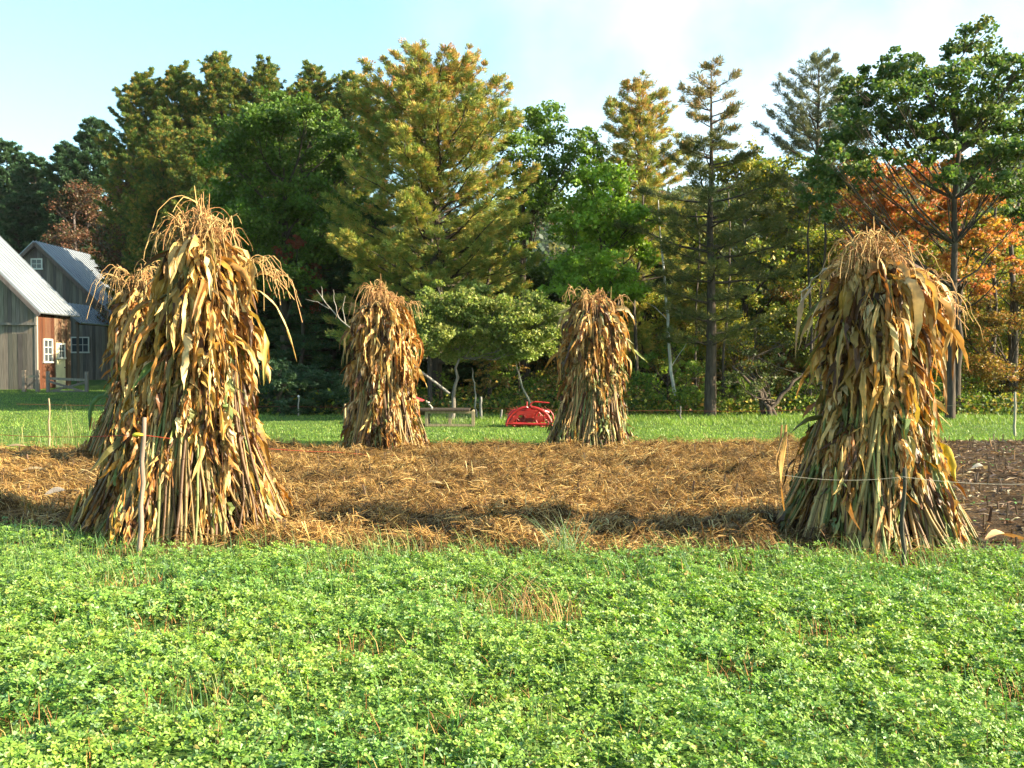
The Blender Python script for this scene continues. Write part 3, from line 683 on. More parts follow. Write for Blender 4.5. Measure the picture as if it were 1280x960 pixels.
# the big golden pine, three leaders grown together
d = 31
pine('white_pine', spot(545, d), Z(84, d), [(0, 3.2), (.2, 3.5), (.5, 3.2), (.68, 2.95), (.8, 2.4), (.9, 1.8), (.97, 1.1), (1, .4)], NEED_gold, [3, 2.5, 3, 1.5], 101,
     .14, .30, 7, .14, 2.6, 'broad golden white pine with orange brown top in the middle of the tree line', None, .55, .2, (NEED_top, .45, 1.0), .08, .07)
# slim pine with a bare trunk standing in front
d = 27
pine('white_pine', spot(888, d), Z(80, d), [(0, .9), (.2, 1.8), (.4, 2.3), (.6, 2.1), (.7, 1.5), (.78, .9), (.88, 1.0), (.96, .5), (1, .12)], [(.13, .15, .045), (.18, .17, .05), (.08, .11, .04)], None, 102,
     .22, .5, 5, .14, 1.6, 'slim open white pine with long bare trunk in front of the woods', None, .25, .15, ([(.42, .27, .12), (.3, .26, .12)], .72, 4), .1, .07)
d = 33
pine('white_pine', spot(800, d), Z(102, d), [(0, 1.8), (.4, 2.0), (.7, 1.7), (.85, 1.2), (.95, .7), (1, .2)], NEED_gold, None, 103,
     .15, .36, 6, .14, 2.2, 'golden pine with blunt top between the bright green maple and the slim pine', None, .45, .15, (NEED_top, .6, 1.6), .05, .07)
d = 36
pine('white_pine', spot(1018, d), Z(72, d), [(0, 2.0), (.4, 2.4), (.6, 2.2), (.75, 1.8), (.88, 1.3), (.96, .7), (1, .2)], [(.15, .17, .09), (.2, .2, .11), (.1, .13, .07)], None, 104,
     .2, .5, 6, .15, 1.8, 'pale thin white pine left of the tall oak, boughs curving up', None, .65, .15, None, .12, .07)
# dark row of red pines, back left
RP = [(.09, .16, .045), (.15, .21, .04), (.3, .28, .05), (.44, .28, .08)]
d = 57
proto = pine('red_pine', spot(275, d), Z(74, d), [(0, 2.4), (.4, 2.9), (.7, 2.4), (.85, 1.5), (.94, .75), (1, .15)], RP, [3, 3, 2, 1], 105,
     .15, .36, 6, .20, 2.2, 'tallest dark pine of the row behind the round maple', 'red pines on the left skyline', .8, .18, None, .05, .08)
Hp = Z(74, d)
for px, py, dd, lab in [(185, 98, 58, 'leftmost dark pine of the skyline row, leaning out over the russet trees'), (228, 90, 58, 'dark pine with orange tips, second from the left in the skyline row'),
                        (335, 84, 57, 'dark spiky pine directly above the round green maple'), (392, 88, 58, 'dark spiky pine between the round maple top and the golden pine'),
                        (437, 98, 57, 'smaller dark pine touching the left side of the golden pine'), (205, 150, 54, 'olive pine in front of the left end of the skyline row'),
                        (255, 160, 52, 'olive dark pine in front of the skyline row beside the round maple')]:
    s = Z(py, dd) / Hp; o = copy_thing(proto, spot(px, dd), rr.uniform(0, 6), (s * 1.05, s * 1.05, s)); o['label'] = lab

# round dark green maple
d = 33
L = [(310,160,30),(350,150,34),(395,160,30),(425,175,24),(285,195,30),(330,200,34),(380,205,34),(430,215,26),(290,240,32),(335,250,34),(385,255,34),(430,260,26),(300,290,32),(350,300,34),(400,300,32),(320,340,32),(370,345,34),(415,340,26),(340,130,20),(385,135,18)]
broadleaf('maple', spot(360, d), Z(120, d), pxlobes(360, d, L, rr, 1.6), .13, 2500, G_mid[:2] + G_dark[1:], [3, 2, 3, 3], 201, .2, 'round dark green maple below the pine row, left of the golden pine')
# bright green trees right of the golden pine
d = 33
L = [(660,145,20),(685,150,24),(650,175,26),(695,180,28),(725,175,18),(665,210,30),(710,215,28),(740,190,16),(680,245,26),(640,250,20),(645,300,22)]
broadleaf('maple', spot(655, d), Z(130, d), pxlobes(655, d, L, rr, 1.2), .12, 1800, G_mid, [2, 3, 2], 202, .15, 'loose green maple with dark stems just right of the golden pine')
d = 28.5
L = [(740,215,22),(765,225,24),(725,245,26),(775,255,26),(745,265,30),(795,275,22),(715,285,26),(760,300,32),(800,305,20),(725,325,30),(770,340,30),(810,320,16),(700,350,24),(745,370,28),(790,360,22),(712,390,20)]
broadleaf('maple', spot(755, d), Z(195, d), pxlobes(755, d, L, rr, 1.3), .12, 2700, [(.13, .24, .02), (.20, .34, .03), (.30, .42, .05)], [3, 3, 1.5], 203, .14, 'dense bright green maple above the right centre corn shock')
# tall open oak on the right
d = 25
L = [(1215,42,15),(1205,62,16),(1235,78,18),(1200,92,22),(1130,74,14),(1112,88,17),(1085,98,18),(1060,102,12),(1150,100,16),(1165,88,12),(1120,122,20),(1078,130,14),(1245,110,18),(1178,130,20),(1215,135,20),
     (1268,80,14),(1278,100,16),(1274,150,18),(1058,160,18),(1035,178,14),(1085,160,18),(1125,165,18),(1250,165,20),(1160,175,18),(1225,190,18),(1190,180,14),(1018,212,16),(1048,222,18),(1020,235,14),(1262,200,18),(1276,232,18),(1010,255,12),(1040,260,14),(1255,240,14),(1100,195,12),(1140,140,14),(1090,120,13),(1160,110,14),(1195,150,16),(1230,135,14),(1200,210,16),(1235,225,16),(1110,100,12),(1045,125,12),(1065,195,14),(1145,195,14),(1180,65,10),(1276,120,18),(1280,190,18),(1262,180,16),(1250,190,14),(1240,150,16),(1212,165,16),(1180,215,14),(1215,232,12),(1150,160,14),(1105,150,14),(1050,145,14),(1030,195,14),(1075,215,14),(1278,262,16)]
broadleaf('oak', spot(1188, d), Z(30, d), pxlobes(1188, d, [(a,b,c*1.45) for a,b,c in L], rr, 1.3), .11, 1900, [(.06, .12, .03), (.09, .16, .035), (.15, .2, .04), (.24, .22, .05)], [3, 3, 2, .6], 204, .10, 'tall open oak with clumped green leaves rising above the orange maple on the right', None, .9, flat=.6, limb=.022, limbp=.6)
# orange maple
d = 27.5
L = [(1070,205,16),(1095,215,18),(1120,200,14),(1080,240,18),(1115,240,20),(1150,225,18),(1175,210,14),(1210,200,12),(1060,265,16),(1140,265,18),(1190,250,18),(1225,250,16),(1100,280,18),(1165,290,20),(1215,290,20),(1250,290,16),(1240,225,14),(1130,305,18),(1190,330,20),(1080,310,14),(1255,330,14),(1060,225,14),(1075,285,14),(1055,300,12),(1110,330,16),(1150,345,16),(1225,350,16),(1240,300,16),(1185,270,16),(1170,240,14),(1105,260,14),(1270,270,14),(1060,330,12)]
broadleaf('maple', spot(1195, d), Z(185, d), pxlobes(1195, d, [(a,b,c*1.35) for a,b,c in L], rr, 1.4), .11, 1900, G_org + [(.18, .24, .05)], [3, 3, 2.6, 1.8, 1.6], 205, .11, 'orange and red maple below the tall oak', None, .75, limb=.025, limbp=.6)
# small red maple in the shade
d = 32
L = [(372,305,14),(385,320,16),(355,325,16),(395,345,16),(368,350,18),(345,365,14),(390,375,16)]
broadleaf('maple', spot(375, d), Z(290, d), pxlobes(375, d, L, rr, .7), .13, 1300, [(.3, .06, .03), (.22, .05, .03), (.12, .07, .03)], None, 206, .08, 'small dark red maple in the shade behind the left shocks')
# russet half bare trees left
def rand_lobes(r, n, R, z0, z1, lr, ex=.55):
    out = []
    for _ in range(n):
        f = r.random(); z = z0 + (z1 - z0) * f; rad = R * math.sin(math.pi * (.18 + .78 * f)) ** .6 * r.random() ** .45; a = r.uniform(0, 6.28)
        out.append((rad * math.cos(a), rad * math.sin(a), z, lr * r.uniform(.7, 1.3)))
    return out
RU = [(.14, .06, .035), (.10, .065, .035), (.18, .07, .035), (.08, .085, .03)]
d = 56
p = broadleaf('russet_tree', spot(188, d), Z(205, d), rand_lobes(rr, 26, 2.6, 2, Z(205, d) - .6, 1.1), .15, 520, RU, None, 207, .16, 'half bare russet tree behind the barns, left of the others of its kind', 'half bare russet trees behind the barns', .8, (.16, .13, .12), twig=3.5)
for px, py, dd, lab in [(240, 215, 54, 'half bare russet tree directly above the left foreground shock'), (100, 230, 70, 'smaller half bare russet tree above the far barn roof'), (285, 235, 50, 'russet brown tree in the shade below the dark olive pines')]:
    s = Z(py, dd) / Z(205, 56); o = copy_thing(p, spot(px, dd), rr.uniform(0, 6), (s, s, s)); o['label'] = lab

# evergreens and background woods (copies of a few kinds)
d = 73
ev = pine('spruce', spot(122, d), Z(158, d), [(0, 3.4), (.3, 3.3), (.6, 2.6), (.8, 1.9), (.93, 1.0), (1, .2)], NEED_teal + [(.07, .13, .06)], None, 301, .05, .62, 7, .34, 1.25, 'pale green rounded evergreen highest above the barn roofs', 'evergreens behind the barns', .35, .25, None, .02)
He = Z(158, d)
for px, py, dd, lab in [(12, 188, 80, 'hazy evergreen at the left frame edge above the near barn roof'), (45, 205, 76, 'teal evergreen above the near barn roof ridge'), (85, 190, 72, 'pointed teal evergreen between the two barn roofs'),
                        (-30, 200, 74, 'evergreen cut by the left frame edge'), (25, 250, 72, 'low dark evergreen right behind the near barn'), (70, 262, 73, 'low dark evergreen right behind the far barn ridge'),
                        (178, 262, 72, 'dark evergreen behind the far barn eave'), (175, 300, 68, 'short dark evergreen right of the far barn'), (215, 270, 66, 'dark evergreen behind the head of the left foreground shock'), (-5, 290, 60, 'short dark evergreen behind the near barn at the frame edge'),
                        (125, 290, 76, 'dark evergreen deep behind the far barn roof')]:
    s = Z(py, dd) / He; o = copy_thing(ev, spot(px, dd), rr.uniform(0, 6), (s * 1.1, s * 1.1, s)); o['label'] = lab
d = 35
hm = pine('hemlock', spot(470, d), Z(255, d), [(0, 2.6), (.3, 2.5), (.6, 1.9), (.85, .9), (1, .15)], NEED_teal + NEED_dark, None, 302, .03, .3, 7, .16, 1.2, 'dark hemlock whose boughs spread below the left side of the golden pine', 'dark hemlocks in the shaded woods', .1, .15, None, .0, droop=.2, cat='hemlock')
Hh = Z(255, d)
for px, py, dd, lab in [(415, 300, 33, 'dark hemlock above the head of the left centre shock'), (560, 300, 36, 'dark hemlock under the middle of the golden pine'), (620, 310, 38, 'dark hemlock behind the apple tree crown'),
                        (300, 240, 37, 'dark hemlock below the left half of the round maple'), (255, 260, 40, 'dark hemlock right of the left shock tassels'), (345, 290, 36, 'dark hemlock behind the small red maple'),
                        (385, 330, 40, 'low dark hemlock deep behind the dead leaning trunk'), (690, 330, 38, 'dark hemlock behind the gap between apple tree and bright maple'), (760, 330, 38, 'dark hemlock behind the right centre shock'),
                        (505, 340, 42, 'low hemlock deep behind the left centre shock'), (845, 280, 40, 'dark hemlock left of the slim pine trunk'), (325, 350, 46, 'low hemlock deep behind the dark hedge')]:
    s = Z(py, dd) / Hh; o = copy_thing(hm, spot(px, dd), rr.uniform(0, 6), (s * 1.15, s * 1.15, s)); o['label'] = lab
# deciduous woods on the right
H1 = 9.0
ya = broadleaf('woodland_tree', spot(930, 35), H1, rand_lobes(rr, 26, 2.6, 1.6, 8.4, .85), .14, 800, G_yel, None, 303, .13, 'yellow green tree between the slim pine and the pale pine', 'yellow green trees in the right woods', .8)
yb = broadleaf('woodland_tree', spot(1085, 34), H1, rand_lobes(rr, 24, 2.5, 1.2, 8.4, .85), .14, 750, [(.3, .2, .04), (.36, .24, .05), (.14, .17, .04), (.34, .13, .04)], None, 304, .13, 'orange yellow tree behind the head of the right shock', 'orange tinged trees in the right woods', .8)
yc = broadleaf('woodland_tree', spot(660, 37), H1, rand_lobes(rr, 26, 2.6, 1.2, 8.4, .9), .15, 900, G_dark + [(.1, .15, .03)], None, 305, .13, 'dark green tree deep behind the apple tree', 'dark green trees deep in the woods', .8)
for src, lst in [(ya, [(850, 255, 36, 'yellow green tree behind the golden blunt pine'), (975, 240, 38, 'yellow green tree below the pale pine'), (1040, 280, 31, 'yellow green tree just left of the right shock head'), (1130, 262, 36, 'yellow green tree behind the orange maple'),
                       (1235, 255, 33, 'yellow green tree behind the oak trunk'), (1290, 235, 33, 'yellow green tree at the right frame edge'), (905, 330, 33, 'low yellow green tree behind the slim pine trunk'), (820, 360, 33, 'low yellow green tree right of the right centre shock')]),
                 (yb, [(1010, 330, 34, 'low orange tinged tree behind the multi stemmed shrub'), (1160, 320, 31, 'orange tinged tree right of the right shock head'), (1262, 320, 29.5, 'orange tinged tree under the oak at the right frame edge'), (870, 390, 35, 'low orange tinged tree behind the birch'),
                       (700, 385, 34, 'low orange tinged tree behind the red hay rake'), (1215, 245, 38, 'orange tinged tree deep behind the oak')]),
                 (yc, [(590, 260, 40, 'dark green tree deep behind the golden pine foot'), (730, 270, 40, 'dark green tree deep behind the bright maple'), (800, 290, 43, 'dark green tree deep behind the blunt pine'), (950, 290, 44, 'dark green tree deep left of the pale pine'),
                       (1060, 285, 44, 'dark green tree deep behind the right shock'), (1170, 290, 45, 'dark green tree deep behind the orange maple'), (1270, 280, 44, 'dark green tree deep at the right frame edge'), (450, 250, 42, 'dark green tree deep left of the golden pine'),
                       (520, 330, 48, 'dark green tree far back under the golden pine'), (890, 330, 48, 'dark green tree far back behind the slim pine'), (1110, 330, 50, 'dark green tree far back behind the right shock'), (380, 260, 43, 'dark green tree deep behind the round maple'),
                       (300, 300, 48, 'dark green tree far back left of the round maple'), (1010, 310, 52, 'dark green tree far back below the pale pine'), (640, 330, 50, 'dark green tree far back behind the apple tree')])]:
    for px, py, dd, lab in lst:
        s = (Z(py, dd) - gz(X(px, dd), dd)) / H1; o = copy_thing(src, spot(px, dd), rr.uniform(0, 6), (s * 1.15, s * 1.15, s)); o['label'] = lab
# low undergrowth saplings
sa = broadleaf('sapling', spot(835, 28.3), 2.6, rand_lobes(rr, 14, .95, .3, 2.3, .4), .10, 1100, [(.16, .26, .03), (.24, .3, .04), (.1, .2, .03)], None, 306, .025, 'bright yellow green sapling right of the right centre shock', 'undergrowth saplings at the wood edge', .8, twig=2, cat='sapling')
sb = broadleaf('sapling', spot(695, 29.5), 2.6, rand_lobes(rr, 14, 1.0, .3, 2.3, .4), .10, 800, [(.26, .17, .04), (.34, .2, .05), (.15, .16, .03)], None, 307, .025, 'rusty sapling right behind the red hay rake', 'undergrowth saplings at the wood edge', .8, twig=2, cat='sapling')
for src, lst in [(sa, [(870, 440, 29, 'yellow green sapling just left of the slim pine trunk'), (915, 455, 30, 'low yellow green sapling just right of the slim pine trunk'), (1185, 430, 29, 'yellow green sapling behind the right edge of the right shock'), (1222, 455, 30, 'low yellow green sapling below the oak'),
                       (645, 430, 31, 'shaded green sapling between the apple tree stems'), (800, 460, 30, 'low green sapling touching the right centre shock'), (1010, 440, 29, 'green sapling left of the right shock'), (540, 455, 31, 'low green sapling behind the wire cage hutch'), (715, 420, 32, 'green sapling behind the left edge of the right centre shock')]),
                 (sb, [(605, 440, 30, 'rusty sapling behind the white topped post'), (900, 410, 32, 'rusty yellow sapling behind the slim pine trunk'), (1250, 430, 30, 'rusty sapling near the right frame edge'), (665, 400, 33, 'taller rusty sapling behind the apple tree right stem'), (845, 400, 33, 'taller rusty sapling behind the birch'), (950, 420, 31, 'rusty yellow sapling left of the multi stemmed shrub')])]:
    for px, py, dd, lab in lst:
        s = (Z(py, dd) - gz(X(px, dd), dd)) / 2.6; o = copy_thing(src, spot(px, dd), rr.uniform(0, 6), (s, s, s)); o['label'] = lab
# wood floor undergrowth, nobody could count it
N = 120000
y = 27.3 + 22 * rng.random(N) ** 1.6; x = (rng.random(N) - .5) * 2 * (.58 * y + 1)
keep = (x > -8.5) & (rng.random(N) < .25 + 1.1 * np.clip(hnoise(x, y, 1.3, 91) + .3, 0, 1)); x, y = x[keep], y[keep]; n = len(x)
hh = rng.random(n) ** 1.4 * np.clip(.55 + .7 * hnoise(x, y, .9, 92) + .04 * (y - 27), .15, 2.2)
nn = unit(rnd_unit(rng, n) + np.array([0, 0, .6])); a = unit(np.cross(nn, rnd_unit(rng, n))); s = rng.uniform(.035, .075, (n, 1))
mb = MB(); diamonds(mb, np.stack([x, y, gz_all(x, y) + hh], 1), a * s, np.cross(nn, a) * s * .7, pick(G_yel + G_dark + [(.28, .15, .05)], rng, n, None))
tag(mb.build('undergrowth', M_leaf), 'leafy undergrowth on the shaded wood floor', 'undergrowth', kind='stuff')

# dark hedge shrubs, left of the centre
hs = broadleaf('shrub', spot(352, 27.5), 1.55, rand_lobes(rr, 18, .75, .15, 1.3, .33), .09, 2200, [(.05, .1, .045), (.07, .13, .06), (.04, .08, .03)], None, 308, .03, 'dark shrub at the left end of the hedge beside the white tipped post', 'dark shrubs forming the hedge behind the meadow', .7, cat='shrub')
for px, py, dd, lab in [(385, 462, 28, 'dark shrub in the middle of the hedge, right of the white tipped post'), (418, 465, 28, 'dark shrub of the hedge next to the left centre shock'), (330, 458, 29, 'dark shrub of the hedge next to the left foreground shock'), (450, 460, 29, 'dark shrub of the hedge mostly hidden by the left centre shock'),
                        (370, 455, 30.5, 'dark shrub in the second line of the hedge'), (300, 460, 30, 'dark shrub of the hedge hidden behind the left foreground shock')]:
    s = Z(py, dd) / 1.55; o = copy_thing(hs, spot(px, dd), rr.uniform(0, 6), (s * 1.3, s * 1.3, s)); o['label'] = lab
# multi stemmed round shrub
d = 27
L = [(925,430,16),(950,420,16),(975,430,16),(940,455,18),(975,460,18),(915,470,14),(960,480,16),(990,475,12),(935,490,12)]
broadleaf('shrub', spot(962, d), Z(410, d), pxlobes(962, d, L, rr, .6), .07, 1500, [(.09, .12, .04), (.13, .15, .05), (.06, .08, .03)], None, 309, .14, 'round greyish shrub with several dark stems left of the right shock', None, .55, stems=4, twig=4, cat='shrub')
# apple tree
d = 25
ra = np.random.default_rng(3)
L = [(a, b, c) for a, b, c in zip(ra.uniform(515, 700, 46), ra.uniform(378, 440, 46), ra.uniform(11, 18, 46)) if b > 372 + abs(a - 600) * .12]
L += [(530,365,11),(545,385,16),(535,410,15),(520,425,10),(560,405,18),(580,385,18),(600,372,12),(605,400,18),(585,425,18),(620,385,14),(628,410,16),(650,395,16),(665,380,13),(672,405,14),(690,395,11),(640,425,14),(560,430,14),(665,425,10),(612,430,12),(577,362,7),(548,355,7),(694,412,9),(610,360,7)]
broadleaf('apple_tree', spot(562, d), Z(352, d), pxlobes(562, d, [(a,b,c*1.1) for a,b,c in L], rr, .7), .075, 6500, [(.20, .27, .05), (.27, .32, .07), (.13, .18, .035), (.36, .36, .11)], None, 310, .055, 'low spreading apple tree lit by the sun between the two centre shocks', None, .5, (.22, .19, .16), lean=.25, flat=.9, twig=1, zmin=.46, limb=.014, limbp=.18)

# bare poles, birches, trunks standing clear
def bent_trunk(name, pts, radii, col, label, cat, d=None, branches=()):
    x0, y0 = pts[0][0], pts[0][2]; e0 = (X(x0, y0), y0, 0)
    Pt = np.array([(X(a, dd), dd, Z(b, dd)) for a, b, dd in pts]) - np.array(e0)
    t = np.linspace(0, 1, len(Pt)); tt = np.linspace(0, 1, 14)
    P = np.stack([np.interp(tt, t, Pt[:, i]) for i in range(3)], 1); r = np.random.default_rng(int(x0)); P[1:-1] += r.normal(0, .012, (12, 3))
    R = np.interp(tt, np.linspace(0, 1, len(radii)), radii)
    e = empty(name, e0); tag(e, label, cat); mb = MB(); mb.tubes(P, R, 7, col); mb.build('trunk', M_bark, e, True)
    for br in branches:
        Q = np.array([(X(a, dd), dd, Z(b, dd)) for a, b, dd in br]) - np.array(e0); m2 = MB()
        q = np.stack([np.interp(np.linspace(0, 1, 7), np.linspace(0, 1, len(Q)), Q[:, i]) for i in range(3)], 1); q[1:-1] += r.normal(0, .01, (5, 3))
        m2.tubes(q, np.linspace(.014, .005, 7), 5, col); m2.build('branch', M_bark, e, True)
    return e
bent_trunk('dead_tree', [(562, 492, 24.4), (522, 460, 24.4), (470, 430, 24.4), (440, 413, 24.4), (412, 385, 24.4), (396, 362, 24.4)], (.034, .028, .024, .02, .015, .006), (.30, .27, .23),
    'grey dead tree leaning left behind the left centre shock', 'dead tree',
    branches=[[(424, 398, 24.4), (418, 375, 24.4), (417, 362, 24.4)], [(412, 386, 24.4), (398, 378, 24.4), (382, 374, 24.4)], [(432, 404, 24.4), (428, 385, 24.4), (432, 370, 24.4)], [(404, 375, 24.4), (402, 358, 24.4)]])
bent_trunk('dead_sapling', [(672, 522, 25.6), (655, 490, 25.6), (645, 455, 25.6), (640, 440, 25.6)], (.03, .025, .02, .015), (.35, .32, .27), 'thin pale leaning stem left of the red hay rake', 'stem')
bent_trunk('dead_sapling', [(596, 524, 25.9), (594, 490, 25.9), (590, 460, 25.9)], (.025, .02, .012), (.3, .28, .24), 'thin grey upright stem above the wire cage', 'stem')
bent_trunk('birch', [(856, 528, 28), (846, 505, 28), (838, 460, 28), (834, 400, 28), (828, 330, 28), (822, 250, 28)], (.075, .06, .045, .04, .03, .015), (.55, .53, .47), 'slender pale birch trunk left of the slim pine', 'birch',
    branches=[[(834, 400, 28), (820, 385, 28), (808, 378, 28)], [(838, 460, 28), (850, 440, 28), (862, 425, 28)]])
trunk_spots = [(1240, 30, .1, 'dark straight trunk near the right frame edge'), (1267, 29.5, .13, 'dark leaning trunk second from the right frame edge'), (1028, 28.5, .07, 'dark thin trunk left of the right shock head'), (1012, 28.8, .06, 'dark thin trunk between the shrub and the right shock'),
               (905, 31, .06, 'thin trunk deep right of the slim pine'), (870, 30, .05, 'thin trunk just left of the slim pine'), (538, 30, .09, 'dark trunk behind the wire cage hutch'), (612, 31, .08, 'dark trunk behind the grey upright stem'), (720, 30, .07, 'dark trunk behind the left edge of the right centre shock'),
               (795, 31, .08, 'dark trunk right of the right centre shock')]
for px, dd, rad, lab in trunk_spots:
    bent_trunk('tree_trunk', [(px, 450 + 1875 / dd, dd), (px + rr.normal(0, 2), 450, dd), (px + rr.normal(0, 3), 380, dd), (px + rr.normal(0, 4), 300, dd), (px + rr.normal(0, 6), 240, dd)], (rad * .85, rad * .7, rad * .6, rad * .5, rad * .3), (.11, .09, .075), lab, 'trunk')

# ------------------------------------------------------------------ hills with far woods
def hill(name, x0, x1, y0, y1, prof, col_seed):
    xs = np.linspace(x0, x1, 90); ys = np.linspace(y0, y1, 30)
    def zf(x, y):
        h = np.interp(x, *prof); t = np.clip((y - y0) / (y1 - y0), 0, 1); return h * np.sin(t * np.pi * .5) ** .8 + 2.0 * hnoise(x, y, .05, col_seed) - 1
    o = sheet(name, xs, ys, zf, mat_ground(name + '_cover', [(.02, .04, .015), (.045, .07, .02), (.08, .09, .03)], .15, .5, 1)); tag(o, kind='structure')
    r = np.random.default_rng(col_seed); n = 5200; x = r.uniform(x0, x1, n); y = y0 + (y1 - y0) * r.random(n); z = zf(x, y); per = 34
    k = np.repeat(np.arange(n), per); th = rnd_unit(r, n * per) * r.random((n * per, 1)) ** .4 * np.array([3.2, 3.2, 4.5])
    Cn = np.stack([x[k], y[k], z[k] + 4], 1) + th; nn = unit(rnd_unit(r, len(Cn)) + [0, 0, .6]); a = unit(np.cross(nn, rnd_unit(r, len(Cn)))); s = r.uniform(.5, 1.1, (len(Cn), 1))
    cb = pick([(.05, .10, .03), (.08, .13, .04), (.16, .15, .04), (.22, .12, .05), (.04, .08, .04)], r, n, [3, 3, 2, 1, 2])
    mb = MB(); diamonds(mb, Cn, a * s, np.cross(nn, a) * s * .8, cb[k]); return mb.build('far_woods', M_leaf)
HX = np.array([-420, -250, -120, -20, 60, 130, 190, 300, 460]); HZ = np.array([60, 56, 50, 52, 62, 68, 77, 88, 95.])
o = hill('hill', -420, 460, 230, 420, (HX, HZ), 401)
tag(o, 'hazy wooded hillside far behind the right hand trees', 'woods', kind='stuff')

# ------------------------------------------------------------------ barns
GREY = [(.20, .17, .14), (.25, .215, .17), (.14, .118, .10), (.23, .185, .14)]
RED = [(.095, .032, .014), (.12, .042, .02), (.08, .027, .013), (.14, .065, .035)]
def boards(mb, a, b, z0, ztop, normal, pal, r, bw=.19, th=.025):
    """vertical boards from a to b (xy), top height given by ztop(x, y)"""
    a = np.array(a, float); b = np.array(b, float); L = np.linalg.norm(b - a); n = int(round(L / bw)); u = (b - a) / L; nv = np.array(normal, float)
    for i in range(n):
        p0 = a + u * (i * L / n + .004); p1 = a + u * ((i + 1) * L / n - .004); o = r.uniform(0, .008)
        t0, t1 = ztop(*p0), ztop(*p1); zb = z0 - r.uniform(0, .04)
        f = lambda p, z, k: (p[0] + nv[0] * k, p[1] + nv[1] * k, z)
        V = [f(p0, zb, o), f(p1, zb, o), f(p1, zb, o + th), f(p0, zb, o + th), f(p0, t0, o), f(p1, t1, o), f(p1, t1, o + th), f(p0, t0, o + th)]
        mb.add(V, [(0,3,2,1),(4,5,6,7),(0,1,5,4),(1,2,6,5),(2,3,7,6),(3,0,4,7)], colmul(pal[r.integers(len(pal))], r, 1, .15, .05)[0])
def roof_slab(mb, x0, z0, x1, z1, y0, y1, th=.07, col=(.33, .36, .39), seams=True, step=.42):
    """metal roof plane falling from ridge (x0, z0) to eave (x1, z1)"""
    dx, dz = x1 - x0, z1 - z0; L = math.hypot(dx, dz); nx, nz = -dz / L, dx / L
    if nz < 0: nx, nz = -nx, -nz
    V = [(x0,y0,z0),(x1,y0,z1),(x1,y1,z1),(x0,y1,z0)]; V2 = [(p[0]+nx*th,p[1],p[2]+nz*th) for p in V]
    mb.add(V + V2, [(0,1,2,3),(4,7,6,5),(0,4,5,1),(1,5,6,2),(2,6,7,3),(3,7,4,0)], col)
    if seams:
        for yy in np.arange(y0 + .02, y1 - .03, step):
            a = .0; V = [(x0+nx*(th-.005),yy,z0+nz*(th-.005)),(x1+nx*(th-.005),yy,z1+nz*(th-.005)),(x1+nx*(th-.005),yy+.035,z1+nz*(th-.005)),(x0+nx*(th-.005),yy+.035,z0+nz*(th-.005))]
            V2 = [(p[0]+nx*.05,p[1],p[2]+nz*.05) for p in V]; mb.add(V + V2, [(4,7,6,5),(0,4,5,1),(1,5,6,2),(2,6,7,3),(3,7,4,0)], np.array(col) * 1.02)
def window(parent, cx, cz, w, h, face, pos, rows, cols_, frame=(.72, .7, .62)):
    """face: 'front' (towards -Y) or 'side' (towards +X) at plane coordinate pos. frame part with a pane sub-part"""
    fw = .07; mb = MB()
    def bx(u0, u1, z0, z1, k0, k1, m):
        if face == 'front': m.box((u0, pos - k1, z0), (u1, pos - k0, z1), frame if m is mb else (.05, .06, .07))
        else: m.box((pos + k0, u0, z0), (pos + k1, u1, z1), frame if m is mb else (.05, .06, .07))
    bx(cx-w/2-fw, cx-w/2, cz-h/2-fw, cz+h/2+fw, .03, .09, mb); bx(cx+w/2, cx+w/2+fw, cz-h/2-fw, cz+h/2+fw, .03, .09, mb)
    bx(cx-w/2, cx+w/2, cz+h/2, cz+h/2+fw, .03, .09, mb); bx(cx-w/2-.1, cx+w/2+.1, cz-h/2-fw-.02, cz-h/2, .03, .11, mb)
    for i in range(1, cols_): u = cx - w/2 + w*i/cols_; bx(u-.015, u+.015, cz-h/2, cz+h/2, .045, .075, mb)
    for i in range(1, rows): z = cz - h/2 + h*i/rows; bx(cx-w/2, cx+w/2, z-.0145, z+.0145, .046, .073, mb)
    f = mb.build('window', M_paint, parent); g = MB(); bx(cx-w/2, cx+w/2, cz-h/2, cz+h/2, .034, .042, g); g.build('pane', M_glass, f); return f
rb = np.random.default_rng(77)
# near barn: gable towards the camera, side wall towards the sun
yF, yB = 47.0, 50.6; xR = X(46, yF); half = 4.15; xC = xR - half; eave = 4.0; ridge = eave + half * 1.0
bn = empty('barn', (xC, yF, 0)); T = lambda mb, n, m: mb.build(n, m, bn)
bn.location = (0, 0, 0)
gab = lambda x, y: eave + half - abs(x - xC) - .12
mb = MB(); boards(mb, (xC - half, yF), (xR, yF), 2.75, gab, (0, -1), GREY, rb); T(mb, 'gable_boards', M_wood)
mb = MB(); mb.box((xC - half, yF + .002, 0), (xR - .02, yB, eave - .1), (.1, .09, .08))
V = [(xC-half,yF+.002,eave-.1),(xR-.02,yF+.002,eave-.1),(xC,yF+.002,ridge-.2),(xC-half,yB,eave-.1),(xR-.02,yB,eave-.1),(xC,yB,ridge-.2)]
mb.add(V, [(0,1,2,0),(3,5,4,3)], (.1,.09,.08)); T(mb, 'wall', M_wood)
mb = MB(); boards(mb, (xC - half, yF), (xR, yF), 0, lambda x, y: 2.74, (0, -1), GREY, rb, .22); T(mb, 'sliding_door', M_wood)
mb = MB(); mb.box((xC - half - .2, yF - .14, 3.2 - .06), (xR + .05, yF - .03, 3.26), (.2, .18, .16)); T(mb, 'door_rail', M_wood)
ym = yF + (yB - yF) * .5
mb = MB(); boards(mb, (xR, yF + .03), (xR, ym), .05, lambda x, y: eave - .12, (1, 0), RED, rb, .2); T(mb, 'side_boards', M_wood)
